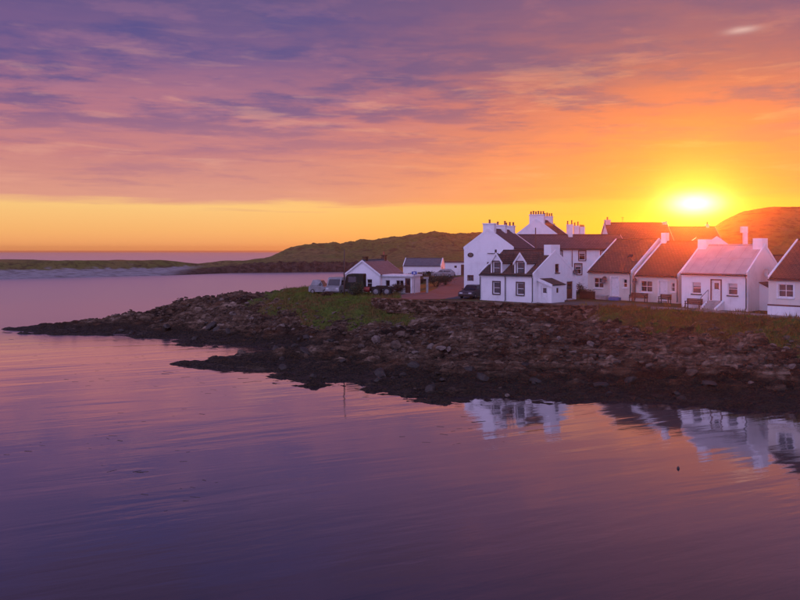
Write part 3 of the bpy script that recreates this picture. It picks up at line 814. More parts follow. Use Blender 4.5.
WD = dict(cols=1, rows=2, frame='white_paint', sill='trim_dark', surround='trim_dark')
# --- white cottage with pale roof, outside steps (nearest but one on the right)
r, h = house('cottage', 'white cottage with pale roof and steps up to its front door', 'cottage', (25.85, 70.5), 48, 6.05, 7.1, 4.0, 3.15, 5.55,
             roof='pale_sheet_roof',
             front=[('w', 1.0, 1.25, 1.85, 2.3, dict(cols=1, rows=2, sill='trim_dark', blind=.3)), ('d', 2.85, .72, 3.65, 2.5, dict(m='white_paint', surround='red_trim', sill=False)),
                    ('w', 4.3, 1.25, 5.15, 2.3, dict(cols=1, rows=2, sill='trim_dark', blind=.3))])
chimney(r, 6.05 - .45, 3.55, 4.9, 6.25, .8, 1.25, 0, along='y', cap=False)
chimney(r, .45, 3.55, 4.9, 6.2, .8, 1.2, 0, along='y', cap=False)
downpipe(r, 5.93, 2.95)
dish(r, (6.06, 3.2, 3.1), (1, -.5, .3), .36, 'grey_render')
fas = MB().box(.0, 6.05, -.2, -.17, 2.93, 3.06).build('fascia', 'red_trim', r)
# lean-to on its gable
lt = MB(); lt.hexa([V(6.07, 2.2, -.5), V(7.3, 2.2, -.5), V(7.3, 6.6, -.5), V(6.07, 6.6, -.5), V(6.07, 2.2, 2.3), V(7.3, 2.2, 1.7), V(7.3, 6.6, 1.7), V(6.07, 6.6, 2.3)])
lt.build('lean_to', 'white_render', r)
ltr = MB(); slab(ltr, (7.42, 2.1, 1.66), (7.42, 6.7, 1.66), (6.07, 6.7, 2.33), (6.07, 2.1, 2.33), .06); ltr.build('lean_to_roof', 'slate', r)

# --- terraced cottages with brown roofs
WB = dict(cols=2, rows=2, frame='white_paint', sill='white_paint', surround='cream_render')
r, h = house('terraced_cottage', 'cream cottage with brown roof and a satellite dish by its window', 'cottage', (20.56, 84.0), 48, 5.4, 11.0, 4.15, 2.75, 6.15,
             wall='cream_render', roof='brown_tile', front=[('w', .75, .95, 1.95, 2.05, WB), ('d', 2.9, .12, 3.75, 2.15, dict(m='white_paint', glazed=False, surround='white_paint')), ('w', 4.35, 1.1, 4.8, 2.0, dict(cols=1, rows=2))])
downpipe(r, 5.25, 2.55)
dish(r, (2.35, -.01, 1.75), (-.3, -1, .3), .42)
sk = MB(); slab(sk, (3.5, 2.2, 2.75 + 2.2 * .618 + .125), (4.0, 2.2, 2.75 + 2.2 * .618 + .125), (4.0, 2.7, 2.75 + 2.7 * .618 + .125), (3.5, 2.7, 2.75 + 2.7 * .618 + .125), .04); sk.build('roof_light', 'glass', r)
r, h = house('terraced_cottage', 'cream cottage with brown roof and two wooden benches by its door', 'cottage', (24.3, 79.4), 48, 4.8, 11.0, 4.0, 2.65, 6.0,
             wall='cream_render', roof='brown_tile', front=[('w', .65, .9, 1.95, 2.05, WB), ('d', 2.7, .1, 3.5, 2.1, dict(m='white_paint', glazed=False, surround='white_paint')), ('w', 4.0, 1.05, 4.4, 1.95, dict(cols=1, rows=2))])
downpipe(r, 4.7, 2.4); downpipe(r, .06, 2.4)
chimney(r, .32, 5.5, 5.4, 7.05, .55, .7, 0, along='y', cap=False)
dish(r, (.25, -.01, 1.9), (-.3, -1, .3), .33)

# --- cottage cut by the right edge of the picture
r, h = house('cottage', 'white cottage with brown slates, cut off by the right edge', 'cottage', (29.6, 61.7), 48, 7.0, 11.5, 4.0, 2.95, 5.95,
             wall='cream_render', roof='brown_tile', front=[('w', .75, 1.45, 1.9, 2.5, dict(cols=2, rows=2, surround='white_paint')), ('d', 3.2, .3, 4.1, 2.3, {}), ('w', 5.0, 1.45, 6.1, 2.5, dict(cols=2, rows=2))], foot=1.0)
MB().pbox(h['F'], -.04, 7.04, -.9, .75, .003, .09).build('plinth', 'white_render', r)
MB().pbox(h['F'], -.04, 7.04, .752, .86, .003, .11).build('string_course', 'red_trim', r)

# --- dormer cottage by the road
EV, RI = 2.8, 5.15
r, h = house('dormer_cottage', 'white cottage with two gabled dormers and a lean-to porch on its gable', 'cottage', (8.5, 81.6), 44, 6.8, 8.0, 3.9, EV, RI,
             front=[('w', 1.75, .75, 2.6, 1.95, WD), ('w', 4.75, .75, 5.6, 1.95, WD)],
             right=[('w', 3.9, 2.95, 4.65, 3.85, dict(cols=1, rows=1, frame='brown_door', sill='trim_dark')), ('d', 6.1, .1, 7.3, 1.95, dict(m='brown_door', surround='white_paint'))], roof='brown_tile')
chimney(r, 6.35, 4.0, 4.5, 5.85, .85, 1.7, 0, along='y', cap=False)
downpipe(r, 3.35, 2.7); downpipe(r, 6.68, 2.7); downpipe(r, .08, 2.7)
dish(r, (6.81, 7.7, 2.9), (1, -.9, .2), .30)
for xc in (2.17, 5.17):                                   # wall dormers
    hw, wz0, dez, drz = .72, EV - .15, 3.95, 4.85
    fb = (V(xc - hw, -.012, 0), V(1, 0, 0), V(0, -1, 0))
    dm = MB(); panel(dm, fb, [(0, wz0), (2 * hw, wz0), (2 * hw, dez), (hw, drz), (0, dez)], [(.3, wz0 + .12, 2 * hw - .3, dez + .12)])
    yb = lambda z: (z - EV) / h['sl']
    for sx in (-1, 1):
        x = xc + sx * hw; dm.face([(x, -.012, wz0), (x, -.012, dez), (x, yb(dez) + .2, dez), (x, 0, EV)])
    do_ = dm.build('dormer', 'white_render', r)
    window(do_, fb, .3, wz0 + .12, 2 * hw - .3, dez + .12, **dict(WD, surround='trim_dark', sill='trim_dark'))
    dr = MB()
    for sx in (-1, 1):
        e0 = V(xc + sx * (hw + .08), -.06, dez - .10); e1 = V(xc + sx * (hw + .08), yb(dez - .1) + .25, dez - .10)
        t1 = V(xc, yb(drz) + .25, drz + .02); t0 = V(xc, -.06, drz + .02)
        if sx < 0: slab(dr, e1, e0, t0, t1, .07)
        else: slab(dr, e0, e1, t1, t0, .07)
    dr.build('dormer_roof', 'brown_tile', do_)
    ds = MB()
    for sx in (-1, 1):
        a0, a1 = V(xc + sx * (hw + .1), -.13, dez - .2), V(xc, -.13, drz - .06)
        ds.hexa([a0, a1, a1 + V(0, .065, 0), a0 + V(0, .065, 0), a0 + V(0, 0, .25), a1 + V(0, 0, .27), a1 + V(0, .065, .27), a0 + V(0, .065, .25)])
    ds.build('dormer_skew', 'white_paint', do_)
# porch on the gable
pr = MB(); PX = 1.6
pb = (V(6.815, .7, 0), V(1, 0, 0), V(0, -1, 0)); pRb = (V(6.815 + PX, .7, 0), V(0, 1, 0), V(1, 0, 0))
panel(pr, pb, [(0, -.4), (PX, -.4), (PX, 1.75), (0, 2.3)], [(.35, .05, 1.15, 1.72)])
panel(pr, pRb, [(0, -.4), (2.4, -.4), (2.4, 1.75), (0, 1.75)], [(.9, 1.0, 1.35, 1.5)])
panel(pr, (V(6.815 + PX, 3.1, 0), V(-1, 0, 0), V(0, 1, 0)), [(0, -.4), (PX, -.4), (PX, 2.3), (0, 1.75)], [])
po = pr.build('porch', 'white_render', r)
door(po, pb, .35, .05, 1.15, 1.72, glazed=True, sill=False); window(po, pRb, .9, 1.0, 1.35, 1.5, cols=1, rows=1, sill=None, frame='brown_door')
prr = MB(); slab(prr, (6.815 + PX + .12, .62, 1.76), (6.815 + PX + .12, 3.2, 1.76), (6.82, 3.2, 2.36), (6.82, .62, 2.36), .07); prr.build('porch_roof', 'brown_tile', po)
MB().hexa([V(6.82, .52, 2.2), V(6.82, .61, 2.2), V(8.6, .61, 1.6), V(8.6, .52, 1.6), V(6.82, .52, 2.52), V(6.82, .61, 2.52), V(8.6, .61, 1.88), V(8.6, .52, 1.88)]).build('porch_skew', 'white_paint', po)

# --- inn: gabled block and its long wing
r, h = house('inn', 'tall white inn with an oval sign board on its gable', 'inn', (7.5, 90.0), 25, 5.95, 9.0, 3.9, 5.5, 7.65, ridge_along='y',
             front=[('w', .55, 1.7, 1.05, 2.25, dict(cols=1, rows=1, frame='red_trim', sill=None, surround='red_trim')), ('w', 3.75, 4.95, 4.0, 5.35, dict(cols=1, rows=1, frame='trim_dark', sill=None))],
             right=[('w', 1.5, 4.75, 2.0, 5.25, dict(cols=1, rows=1)), ('w', 3.0, 4.75, 3.5, 5.25, dict(cols=1, rows=1)), ('w', 4.5, 4.75, 5.0, 5.25, dict(cols=1, rows=1))], gutter=False, skew=True, roof='slate')
chimney(r, 2.975, .5, 7.0, 8.4, 1.35, .8, 1, along='x')
chimney(r, 2.975, 5.0, 7.2, 8.35, 1.2, .7, 2, along='x')
chimney(r, 2.975, 8.5, 7.0, 8.35, 1.2, .7, 3, along='x')
MB().pbox(h['F'], 2.9, 4.7, 4.88, 4.94, .001, .12).build('ledge', 'trim_dark', r)
MB().pbox(h['F'], 2.85, 3.05, 3.1, 3.9, .001, .05).build('vent_duct', 'trim_dark', r)
def oval(basis, cx, cz_, rx, rz, d0, d1, name, m, par, K=28):
    o, u, n = basis; mb = MB(); A = []; B_ = []
    for i in range(K):
        a = i * 2 * math.pi / K; q = o + u * (cx + rx * math.cos(a)) + V(0, 0, cz_ + rz * math.sin(a)); A.append(q + n * d0); B_.append(q + n * d1)
    mb.face(B_[::-1] if False else B_)
    for i in range(K): mb.face([A[i], A[(i + 1) % K], B_[(i + 1) % K], B_[i]])
    return mb.build(name, m, par)
sg = oval(h['F'], .82, 4.72, .36, .27, .001, .06, 'sign_board', 'sign_brown', r)
ms = MB()                                                # pale emblem, too small in the photograph to read
for q in ((.62, 4.80, .74, 4.84), (.78, 4.82, .90, 4.86), (.93, 4.78, 1.03, 4.82), (.66, 4.66, .80, 4.70), (.83, 4.64, .99, 4.68)):
    ms.pbox(h['F'], q[0], q[2], q[1], q[3], .061, .066)
ms.build('emblem', 'sign_pale', sg)
# faint painted lettering panel low on the gable
ol = MB()
for q in ((1.95, 3.0, 2.5, 3.03), (1.95, 2.5, 2.5, 2.53), (1.95, 2.5, 1.98, 3.03), (2.2, 2.74, 2.9, 2.77), (2.6, 2.5, 2.63, 3.0)):
    ol.pbox(h['F'], q[0], q[2], q[1], q[3], .001, .012)
ol.build('faded_lettering', 'grey_render', r)

WW = dict(cols=1, rows=2, frame='white_paint', sill='red_trim', surround='red_trim', blind=.25)
r, h = house('inn_wing', 'long two-storey white wing with slate roof behind the dormer cottage', 'wing', (14.3, 98.2), 0, 14.6, 6.0, 3.9, 5.5, 7.2, skew=False, roof='slate',
             front=[('w', 8.6, 4.0, 9.4, 5.15, WW), ('w', 8.1, 2.2, 8.9, 3.5, WW), ('w', 3.0, 4.0, 3.8, 5.15, WW), ('w', 5.6, 4.0, 6.4, 5.15, WW), ('w', 11.4, 4.0, 12.2, 5.15, WW)])
downpipe(r, 7.7, 5.3, z0=2.6, m='red_trim'); 
chimney(r, 8.05, 2.7, 6.2, 7.45, .55, .55, 0)
# --- tall gabled house behind the inn
r, h = house('tall_house', 'tall white gabled house whose great chimney with six pots tops the village', 'house', (16.05, 108.6), 22, 6.5, 9.0, 4.2, 6.8, 9.25, ridge_along='y', gutter=False, roof='brown_tile')
chimney(r, 3.25, .55, 8.2, 10.0, 2.05, .9, 6, along='x', pot_h=.5)
chimney(r, 3.25, 8.5, 8.2, 10.05, 1.3, .8, 4, along='x', pot_h=.5)
r, h = house('rear_house', 'low slate-roofed house behind the inn wing with three clustered chimney stacks', 'house', (23.4, 122), 5, 9.0, 6.5, 4.4, 5.0, 7.0, roof='slate', gutter=False)
chimney(r, 1.1, 3.25, 6.5, 8.6, 1.0, .8, 3, along='x', pot_h=.5)
chimney(r, 3.9, 3.0, 6.5, 8.95, .95, .8, 2, along='x', pot_h=.6); chimney(r, 5.0, 3.3, 6.5, 8.75, .8, .8, 2, along='x', pot_h=.6); chimney(r, 5.9, 3.3, 6.5, 8.55, .8, .8, 3, along='x', pot_h=.4)
# --- rear street
r, h = house('street_house', 'long dark-roofed house behind the cream cottages, one stubby chimney at its left end', 'house', (30.3, 110), 0, 9.0, 7.0, 4.4, 5.6, 8.7, roof='brown_tile', gutter=False, skew=False)
chimney(r, .35, 3.5, 8.0, 9.25, .75, .75, 1, m='grey_render'); chimney(r, 8.7, 3.5, 8.0, 8.95, .6, .7, 0, m='grey_render')
MB().tube([(2.6, 3.5, 8.7), (2.6, 3.5, 9.7)], .025, 6).tube([(2.35, 3.5, 9.6), (2.85, 3.5, 9.6)], .015, 6).tube([(2.4, 3.5, 9.4), (2.8, 3.5, 9.4)], .015, 6).build('aerial', 'chassis', r)
r, h = house('street_house', 'dark-roofed house straight below the setting sun', 'house', (42.3, 120), 0, 8.2, 7.0, 4.4, 5.6, 8.45, roof='brown_tile', gutter=False, skew=False)
chimney(r, .5, 3.5, 8.0, 8.95, .45, .5, 1, m='grey_render'); chimney(r, 7.1, 3.5, 8.0, 8.95, .45, .5, 1, m='grey_render')
r, h = house('gabled_house', 'white gabled house just peeping over the ridge of the pale-roofed cottage', 'house', (33.4, 86), 0, 4.2, 6.0, 4.2, 4.9, 6.35, ridge_along='y', gutter=False, roof='slate')
tp = MB().box(4.6, 5.0, -1.2, -.8, 3.0, 6.9).box(4.35, 5.0, -1.25, -.75, 6.9, 7.6); 
fb_ = MB().box(4.22, 7.0, -2.5, 4.0, -.4, 3.2).build('flat_extension', 'white_render', r)
tp.build('flue', 'white_paint', r)
r, h = house('low_house', 'low brown-roofed house behind the cottage at the right edge', 'house', (38.5, 84), 10, 8.0, 6.0, 3.9, 2.4, 4.6, roof='brown_tile', gutter=False, skew=False)
rl = MB(); slab(rl, (3.7, 1.2, 3.46), (4.9, 1.2, 3.46), (4.9, 2.1, 4.12), (3.7, 2.1, 4.12), .05); rl.build('roof_light', 'lamp_clear', r)

# --- bungalow by the water
r, h = house('bungalow', 'white bungalow with grey tiled roof and its gable to the shore', 'bungalow', (-6.8, 96.0), 21, 4.6, 7.6, 3.9, 2.3, 3.95, ridge_along='y', gutter=False, skew=False, roof='grey_tile',
             front=[('w', 2.9, .7, 3.6, 1.7, dict(cols=1, rows=2)), ('w', 1.0, .7, 1.8, 1.7, dict(cols=1, rows=2))], right=[('w', 1.5, .8, 2.4, 1.7, dict(cols=1, rows=2))])
chimney(r, 2.3, .9, 3.6, 4.5, .5, .5, 0, m='wall_stone'); chimney(r, 2.3, 7.0, 3.6, 4.65, .55, .55, 1, m='wall_stone')
ex = MB(); eb = (V(4.62, .6, 0), V(1, 0, 0), V(0, -1, 0)); exb = (V(4.62 + 4.0, .6, 0), V(0, 1, 0), V(1, 0, 0))
panel(ex, eb, [(0, -.4), (4.0, -.4), (4.0, 2.05), (0, 2.05)], [(.5, .8, 1.1, 1.6), (1.9, .8, 2.9, 1.6), (3.1, .05, 3.8, 1.85)])
panel(ex, exb, [(0, -.4), (3., -.4), (3., 2.05), (0, 2.05)], [])
eo = ex.build('extension', 'white_render', r)
window(eo, eb, .5, .8, 1.1, 1.6, cols=1, rows=1); window(eo, eb, 1.9, .8, 2.9, 1.6, cols=2, rows=1); door(eo, eb, 3.1, .05, 3.8, 1.85, m='brown_door')
MB().box(4.64, 8.85, .3, 3.8, 2.055, 2.28).build('flat_roof', 'white_paint', eo)

# --- long white building and shed inland
zb = ground_z(4, 150)
r, h = house('barn', 'long low white barn with grey roof in front of the hill', 'barn', (.6, 152), 12, 7.6, 5.0, zb - .1, 1.9, 3.3, roof='grey_tile', gutter=False,
             right=[('d', 1.2, .1, 2.0, 1.7, dict(m='brown_door', glazed=False))])
r = root('shed', 'white flat-roofed shed with a tall brown door beside the barn', 'shed', (8.2, 140, ground_z(9, 140) - .1), -rad(6))
fb = (V(0, 0, 0), V(1, 0, 0), V(0, -1, 0)); w = MB()
panel(w, fb, [(0, -.4), (4.4, -.4), (4.4, 2.5), (0, 2.5)], [(2.9, .05, 3.5, 2.1), (1.7, 1.5, 2.15, 1.9)])
panel(w, (V(4.4, 0, 0), V(0, 1, 0), V(1, 0, 0)), [(0, -.4), (4, -.4), (4, 2.5), (0, 2.5)], []); panel(w, (V(0, 4, 0), V(0, -1, 0), V(-1, 0, 0)), [(0, -.4), (4, -.4), (4, 2.5), (0, 2.5)], [])
w.build('wall', 'white_render', r); door(r, fb, 2.9, .05, 3.5, 2.1, m='brown_door', glazed=False); window(r, fb, 1.7, 1.5, 2.15, 1.9, cols=1, rows=1, frame='red_trim', sill=None)
MB().box(-.15, 4.55, -.2, 4.2, 2.505, 2.68).build('flat_roof', 'trim_dark', r)


# ------------------------------------------------------------------ stone walls: stones laid as geometry
def stone_wall(name, label, line, h0, h1, th, m, seed, base=None):
    rnd = random.Random(seed); mb = MB(); L = 0
    segs = list(zip(line, line[1:]))
    for (ax, ay, at_), (bx, by, bt) in segs:
        d = V(bx - ax, by - ay, 0); ln = d.length; d.normalize(); n = V(d.y, -d.x, 0)
        z = -1.35
        row = 0
        while z < 0:
            rh = rnd.uniform(.16, .26); rh = min(rh, -z) if -z > .1 else -z
            s = -rnd.uniform(0, .3)
            while s < ln:
                w = rnd.uniform(.25, .6); s0, s1 = max(s, 0), min(s + w - .015, ln)
                if s1 - s0 > .05:
                    t0 = at_ + (bt - at_) * s0 / ln; t1 = at_ + (bt - at_) * s1 / ln
                    o = rnd.uniform(0, .14); j = lambda: rnd.uniform(-.035, .035)
                    a = V(ax, ay, 0) + d * s0; b2 = V(ax, ay, 0) + d * s1
                    q = lambda p, zz, dd, t: p + V(0, 0, t + zz) + n * dd
                    mb.hexa([q(a, z, -th, t0), q(a, z + j(), o + j(), t0), q(b2, z + j(), o + j(), t1), q(b2, z, -th, t1),
                             q(a, z + rh - .012 + (j() if z + rh >= 0 else 0), -th, t0), q(a, z + rh - .012 + j(), o * .8 + j(), t0), q(b2, z + rh - .012 + j(), o * .8 + j(), t1), q(b2, z + rh - .012, -th, t1)])
                s += w
            z += rh; row += 1
            if rh <= 0: break
    r = root(name, label, 'wall', (0, 0, 0))
    mb.build('stones', m, r)['kind'] = 'stuff'
    cp = MB()
    for (ax, ay, at_), (bx, by, bt) in segs:
        d = V(bx - ax, by - ay, 0); ln = d.length; d.normalize(); n = V(d.y, -d.x, 0); k = max(1, int(ln / .7))
        for i in range(k):
            s0, s1 = ln * i / k + .006, ln * (i + 1) / k - .006; a = V(ax, ay, 0) + d * s0; b2 = V(ax, ay, 0) + d * s1
            t0 = at_ + (bt - at_) * s0 / ln + .003; t1 = at_ + (bt - at_) * s1 / ln + .003; e = rnd.uniform(.05, .11)
            cp.hexa([a + V(0, 0, t0) - n * th, a + V(0, 0, t0) + n * e, b2 + V(0, 0, t1) + n * e, b2 + V(0, 0, t1) - n * th,
                     a + V(0, 0, t0 + .1) - n * th, a + V(0, 0, t0 + .1 + rnd.uniform(-.02, .03)) + n * e, b2 + V(0, 0, t1 + .1) + n * e, b2 + V(0, 0, t1 + .1) - n * th])
    cp.build('coping', m, r)['kind'] = 'stuff'
    return r


stone_wall('retaining_wall', 'brown rubble retaining wall along the road below the dormer cottage', [(-3.0, 81.2, 4.03), (-.5, 79.15, 4.05), (5.55, 75.5, 4.08), (11.65, 72.6, 4.05), (18.2, 70.35, 3.97)], 0, 1, .5, 'wall_stone', 3)
stone_wall('kerb_wall', 'low pale stone kerb beside the path below the pale-roofed cottage', [(22.6, 69.2, 3.98), (24, 68.5, 3.98), (27.5, 64.2, 3.95), (31, 59.2, 3.9), (40, 49.9, 3.9)], 0, 1, .22, 'kerb_stone', 5)


# ------------------------------------------------------------------ vehicles
def wheel(r, x, y, z, rr, w, side):
    n = 16
    t = MB().tube([(x, y - w / 2, z), (x, y - w / 2 + .03, z), (x, y + w / 2 - .03, z), (x, y + w / 2, z)], [rr * .9, rr, rr, rr * .9], n).build('wheel', 'tyre', r)
    yy = y + side * w / 2
    MB().tube([(x, yy - side * .02, z), (x, yy + side * .012, z)], [rr * .6, rr * .52], n).build('rim', 'rim', t)


def extrude(mb, prof, y0, y1, inset=0., zin=None):
    """side profile (x,z) extruded across y; inset narrows the points above zin"""
    f = lambda p, s: (p[0], (y0 if s else y1) + (1 if s else -1) * (inset if zin is not None and p[1] > zin else 0), p[1])
    A = [f(p, 1) for p in prof]; B_ = [f(p, 0) for p in prof]
    mb.face(A); mb.face(B_[::-1])
    for i in range(len(prof)):
        j = (i + 1) % len(prof); mb.face([A[j], A[i], B_[i], B_[j]])


def car(label, loc, rz, body, L=4.1, Wd=1.7, H=1.45, group=None, plate=True):
    r = root('parked_car', label, 'car', loc, rz, group)     # nose towards +x
    a = L / 2; h = Wd / 2
    b = MB(); extrude(b, [(-a, .32), (-a + .05, .25), (a - .06, .25), (a, .38), (a - .03, .62), (a - .22, .76), (a * .45, .90), (-a + .12, .94), (-a + .02, .82)], -h, h)
    bo = b.build('body', body, r)
    md = bo.modifiers.new('bevel', 'BEVEL'); md.width = .05; md.segments = 2; md.limit_method = 'ANGLE'
    c = MB(); extrude(c, [(-a + .16, .93), (a * .44, .89), (a * .12, H - .03), (-a * .05, H), (-a * .62, H - .02), (-a + .28, 1.1)], -h + .05, h - .05, .16, 1.2)
    cb = c.build('cabin', body, r)
    gs = MB(); gs.hexa([V(a * .44 + .012, -h + .14, .94), V(a * .44 + .03, -h + .14, .94), V(a * .44 + .03, h - .14, .94), V(a * .44 + .012, h - .14, .94),
                        V(a * .14 + .012, -h + .27, H - .08), V(a * .14 + .03, -h + .27, H - .08), V(a * .14 + .03, h - .27, H - .08), V(a * .14 + .012, h - .27, H - .08)])
    gs.build('windscreen', 'glass', r)
    for s in (-1, 1):
        for x0, x1, x2, x3 in ((-.02 * a, .36 * a, .1 * a, -.02 * a), (-.7 * a, -.06 * a, -.06 * a, -.58 * a)):
            ya, yb_ = s * (h - .045), s * (h - .195)
            w = MB(); w.face([(x0, ya, .97), (x1, ya, .97), (x2, yb_, H - .12), (x3, yb_, H - .12)]); w.build('side_window', 'glass', r)
        MB().box(a - .16, a - .01, s * h * .62 - .17, s * h * .62 + .17, .56, .68).build('headlight', 'lamp_clear', r)
        MB().box(-a - .012, -a + .06, s * h * .75 - .12, s * h * .75 + .12, .6, .82).build('tail_light', 'lamp_red', r)
        MB().box(a * .3, a * .36, s * h + min(0, s * .14), s * h + max(0, s * .14), .95, 1.07).build('wing_mirror', body, r)
        for x in (-a * .6, a * .62): wheel(r, x, s * (h - .09), .3, .3, .2, s)
    MB().box(-a - .03, -a + .1, -h + .05, h - .05, .3, .5).build('rear_bumper', 'chassis', r); MB().box(a - .1, a + .03, -h + .05, h - .05, .28, .46).build('front_bumper', 'chassis', r)
    return r


car('dark red hatchback parked at the foot of the white inn', (8.0, 84.6, ground_z(8.0, 84.6) + .03), rad(-118), 'car_dark')
car('small white car parked between barn and flat-roofed shed', (7.6, 135.5, ground_z(7.6, 135.5)), rad(170), 'car_white')
car('white pickup-sized car at the left end of the parked vehicles', (-9.6, 93.2, ground_z(-9.6, 93.2)), rad(-14), 'car_white', L=2.6, Wd=1.6, H=1.7)

# white van beside the truck
r = root('van', 'tall white van parked between small car and dark truck', 'van', (-7.35, 91.2, ground_z(-7.35, 91.2)), rad(-105))
b = MB(); extrude(b, [(-1.9, .35), (1.95, .35), (2.1, .5), (2.05, .95), (1.55, 1.15), (1.1, 1.95), (.8, 2.08), (-1.85, 2.1), (-1.95, 1.9)], -.85, .85)
vo = b.build('body', 'car_white', r); md = vo.modifiers.new('bevel', 'BEVEL'); md.width = .07; md.segments = 2; md.limit_method = 'ANGLE'
MB().hexa([V(1.54, -.7, 1.2), V(1.6, -.7, 1.2), V(1.6, .7, 1.2), V(1.54, .7, 1.2), V(1.13, -.66, 1.88), V(1.19, -.66, 1.88), V(1.19, .66, 1.88), V(1.13, .66, 1.88)]).build('windscreen', 'glass', r)
for s in (-1, 1):
    MB().box(.5, 1.15, s * .852 - .004, s * .852 + .004, 1.2, 1.75).build('side_window', 'glass', r)
    MB().box(1.98, 2.09, s * .6 - .15, s * .6 + .15, .72, .9).build('headlight', 'lamp_clear', r); MB().box(-1.99, -1.9, s * .72 - .08, s * .72 + .08, .7, 1.1).build('tail_light', 'lamp_red', r)
    for x in (-1.2, 1.3): wheel(r, x, s * .76, .33, .33, .2, s)

# dark tractor truck
r = root('truck', 'dark tractor truck with bare chassis parked in front of the bungalow', 'truck', (-3.4, 89.2, ground_z(-3.4, 89.2) + .03), rad(180 - 6))
b = MB(); extrude(b, [(.7, .75), (2.75, .75), (2.85, .9), (2.8, 1.55), (2.66, 2.35), (2.4, 2.5), (.75, 2.5), (.7, 2.4)], -1.15, 1.15)
ko = b.build('cab', 'truck_green', r); md = ko.modifiers.new('bevel', 'BEVEL'); md.width = .08; md.segments = 2; md.limit_method = 'ANGLE'
MB().hexa([V(2.8, -1.0, 1.55), V(2.84, -1.0, 1.55), V(2.84, 1.0, 1.55), V(2.8, 1.0, 1.55), V(2.68, -.95, 2.25), V(2.72, -.95, 2.25), V(2.72, .95, 2.25), V(2.68, .95, 2.25)]).build('windscreen', 'glass', r)
for s in (-1, 1):
    MB().box(1.55, 2.45, s * 1.152 - .005, s * 1.152 + .005, 1.55, 2.2).build('side_window', 'glass', r)
    MB().box(2.5, 2.6, s * 1.25 - .1, s * 1.25 + .1, 1.7, 2.1).build('wing_mirror', 'chassis', r)
    MB().box(2.78, 2.9, s * .85 - .18, s * .85 + .18, .85, 1.1).build('headlight', 'lamp_clear', r)
    MB().tube([(.0, s * .85, .72), (.7, s * .85, .72)], .3, 12).build('fuel_tank', 'red_paint' if s > 0 else 'chassis', r)
    MB().box(-3.0, .7, s * .42 - .06, s * .42 + .06, .75, 1.0).build('chassis_rail', 'chassis', r)
    for x in (1.9, -.75, -2.0):
        wheel(r, x, s * .98, .5, .5, .32, s)
    for x in (-.75, -2.0):
        mg = MB()
        for k in range(6):
            a0, a1 = math.pi * (.1 + .8 * k / 6), math.pi * (.1 + .8 * (k + 1) / 6)
            p = lambda a, rr, y: (x + rr * math.cos(a), y, .5 + rr * math.sin(a))
            y0, y1 = s * .8, s * 1.17
            mg.hexa([p(a0, .56, y0), p(a1, .56, y0), p(a1, .56, y1), p(a0, .56, y1), p(a0, .6, y0), p(a1, .6, y0), p(a1, .6, y1), p(a0, .6, y1)])
        mg.build('mudguard', 'chassis', r)
MB().hexa([V(-2.0, -.4, 1.02), V(-.6, -.4, 1.02), V(-.6, .4, 1.02), V(-2.0, .4, 1.02), V(-1.9, -.35, 1.14), V(-.7, -.35, 1.14), V(-.7, .35, 1.14), V(-1.9, .35, 1.14)]).build('coupling_plate', 'chassis', r)


# ------------------------------------------------------------------ poles, signs, benches, steps
def utility_pole(label, x, y, top, arm=True):
    z = ground_z(x, y); r = root('utility_pole', label, 'pole', (x, y, z))
    MB().tube([(0, 0, -.5), (0, 0, (top - z) * .5), (0.02, 0, top - z)], [.085, .075, .06], 8).build('shaft', 'pole_wood', r, smooth=True)
    if not arm: return
    MB().box(-.45, .45, -.05, .05, top - z - .5, top - z - .4).build('cross_arm', 'pole_wood', r)
    for s in (-.38, .38): MB().tube([(s, 0, top - z - .4), (s, 0, top - z - .25)], [.04, .03], 8).build('insulator', 'lamp_clear', r)


utility_pole('tall weathered utility pole beside the dark truck', -6.4, 88.2, 9.3, False)
utility_pole('dark utility pole rising before the slate roof of the inn wing', 16.4, 93, 11.9, False)

z = ground_z(1.7, 88.5)
r = root('road_sign', 'small blue sign on a grey post at the roadside', 'sign', (1.75, 92.5, ground_z(1.75, 92.5)), rad(8))
MB().tube([(0, 0, -.3), (0, 0, 2.75)], .05, 8).build('post', 'concrete', r); MB().box(-.35, .25, -.085, -.055, 2.35, 2.72).build('sign_plate', 'sign_blue', r)
MB().box(-.18, .08, -.092, -.086, 2.46, 2.60).build('symbol', 'white_paint', r)
r = root('gate_post', 'pale stone post with a flat cap by the bushes', 'post', (3.35, 94.5, ground_z(3.35, 94.5)))
MB().box(-.13, .13, -.13, .13, -.3, 1.75).build('shaft', 'concrete', r); MB().box(-.45, .18, -.18, .18, 1.752, 1.98).build('cap', 'concrete', r)


def bench(label, loc, rz, L=1.5, back=True):
    r = root('bench', label, 'bench', loc, rz)          # faces -y
    for i in range(4): MB().box(-L / 2, L / 2, -.22 + i * .115, -.22 + i * .115 + .095, .42, .455).build('seat_slat', 'wood', r)
    if back:
        for i in range(5): MB().box(-L / 2, L / 2, .25 + i * .010, .28 + i * .010, .36 + i * .11, .46 + i * .11).build('back_slat', 'wood', r)
    for s in (-1, 1):
        x = s * (L / 2 - .1)
        MB().box(x - .035, x + .035, -.22, -.15, 0, .65).build('leg', 'wood', r); MB().box(x - .035, x + .035, .235, .30, 0, .9 if back else .42).build('leg', 'wood', r)
        MB().box(x - .04, x + .04, -.25, .24, .652, .69).build('armrest', 'wood', r)
    return r


def onfront(hs, alpha, x, y):     # point in front of a house: local (x,y) -> world
    a = rad(alpha); return hs[0] + x * math.cos(a) + y * math.sin(a), hs[1] - x * math.sin(a) + y * math.cos(a)


def gz(p): return (p[0], p[1], ground_z(*p) + .036)


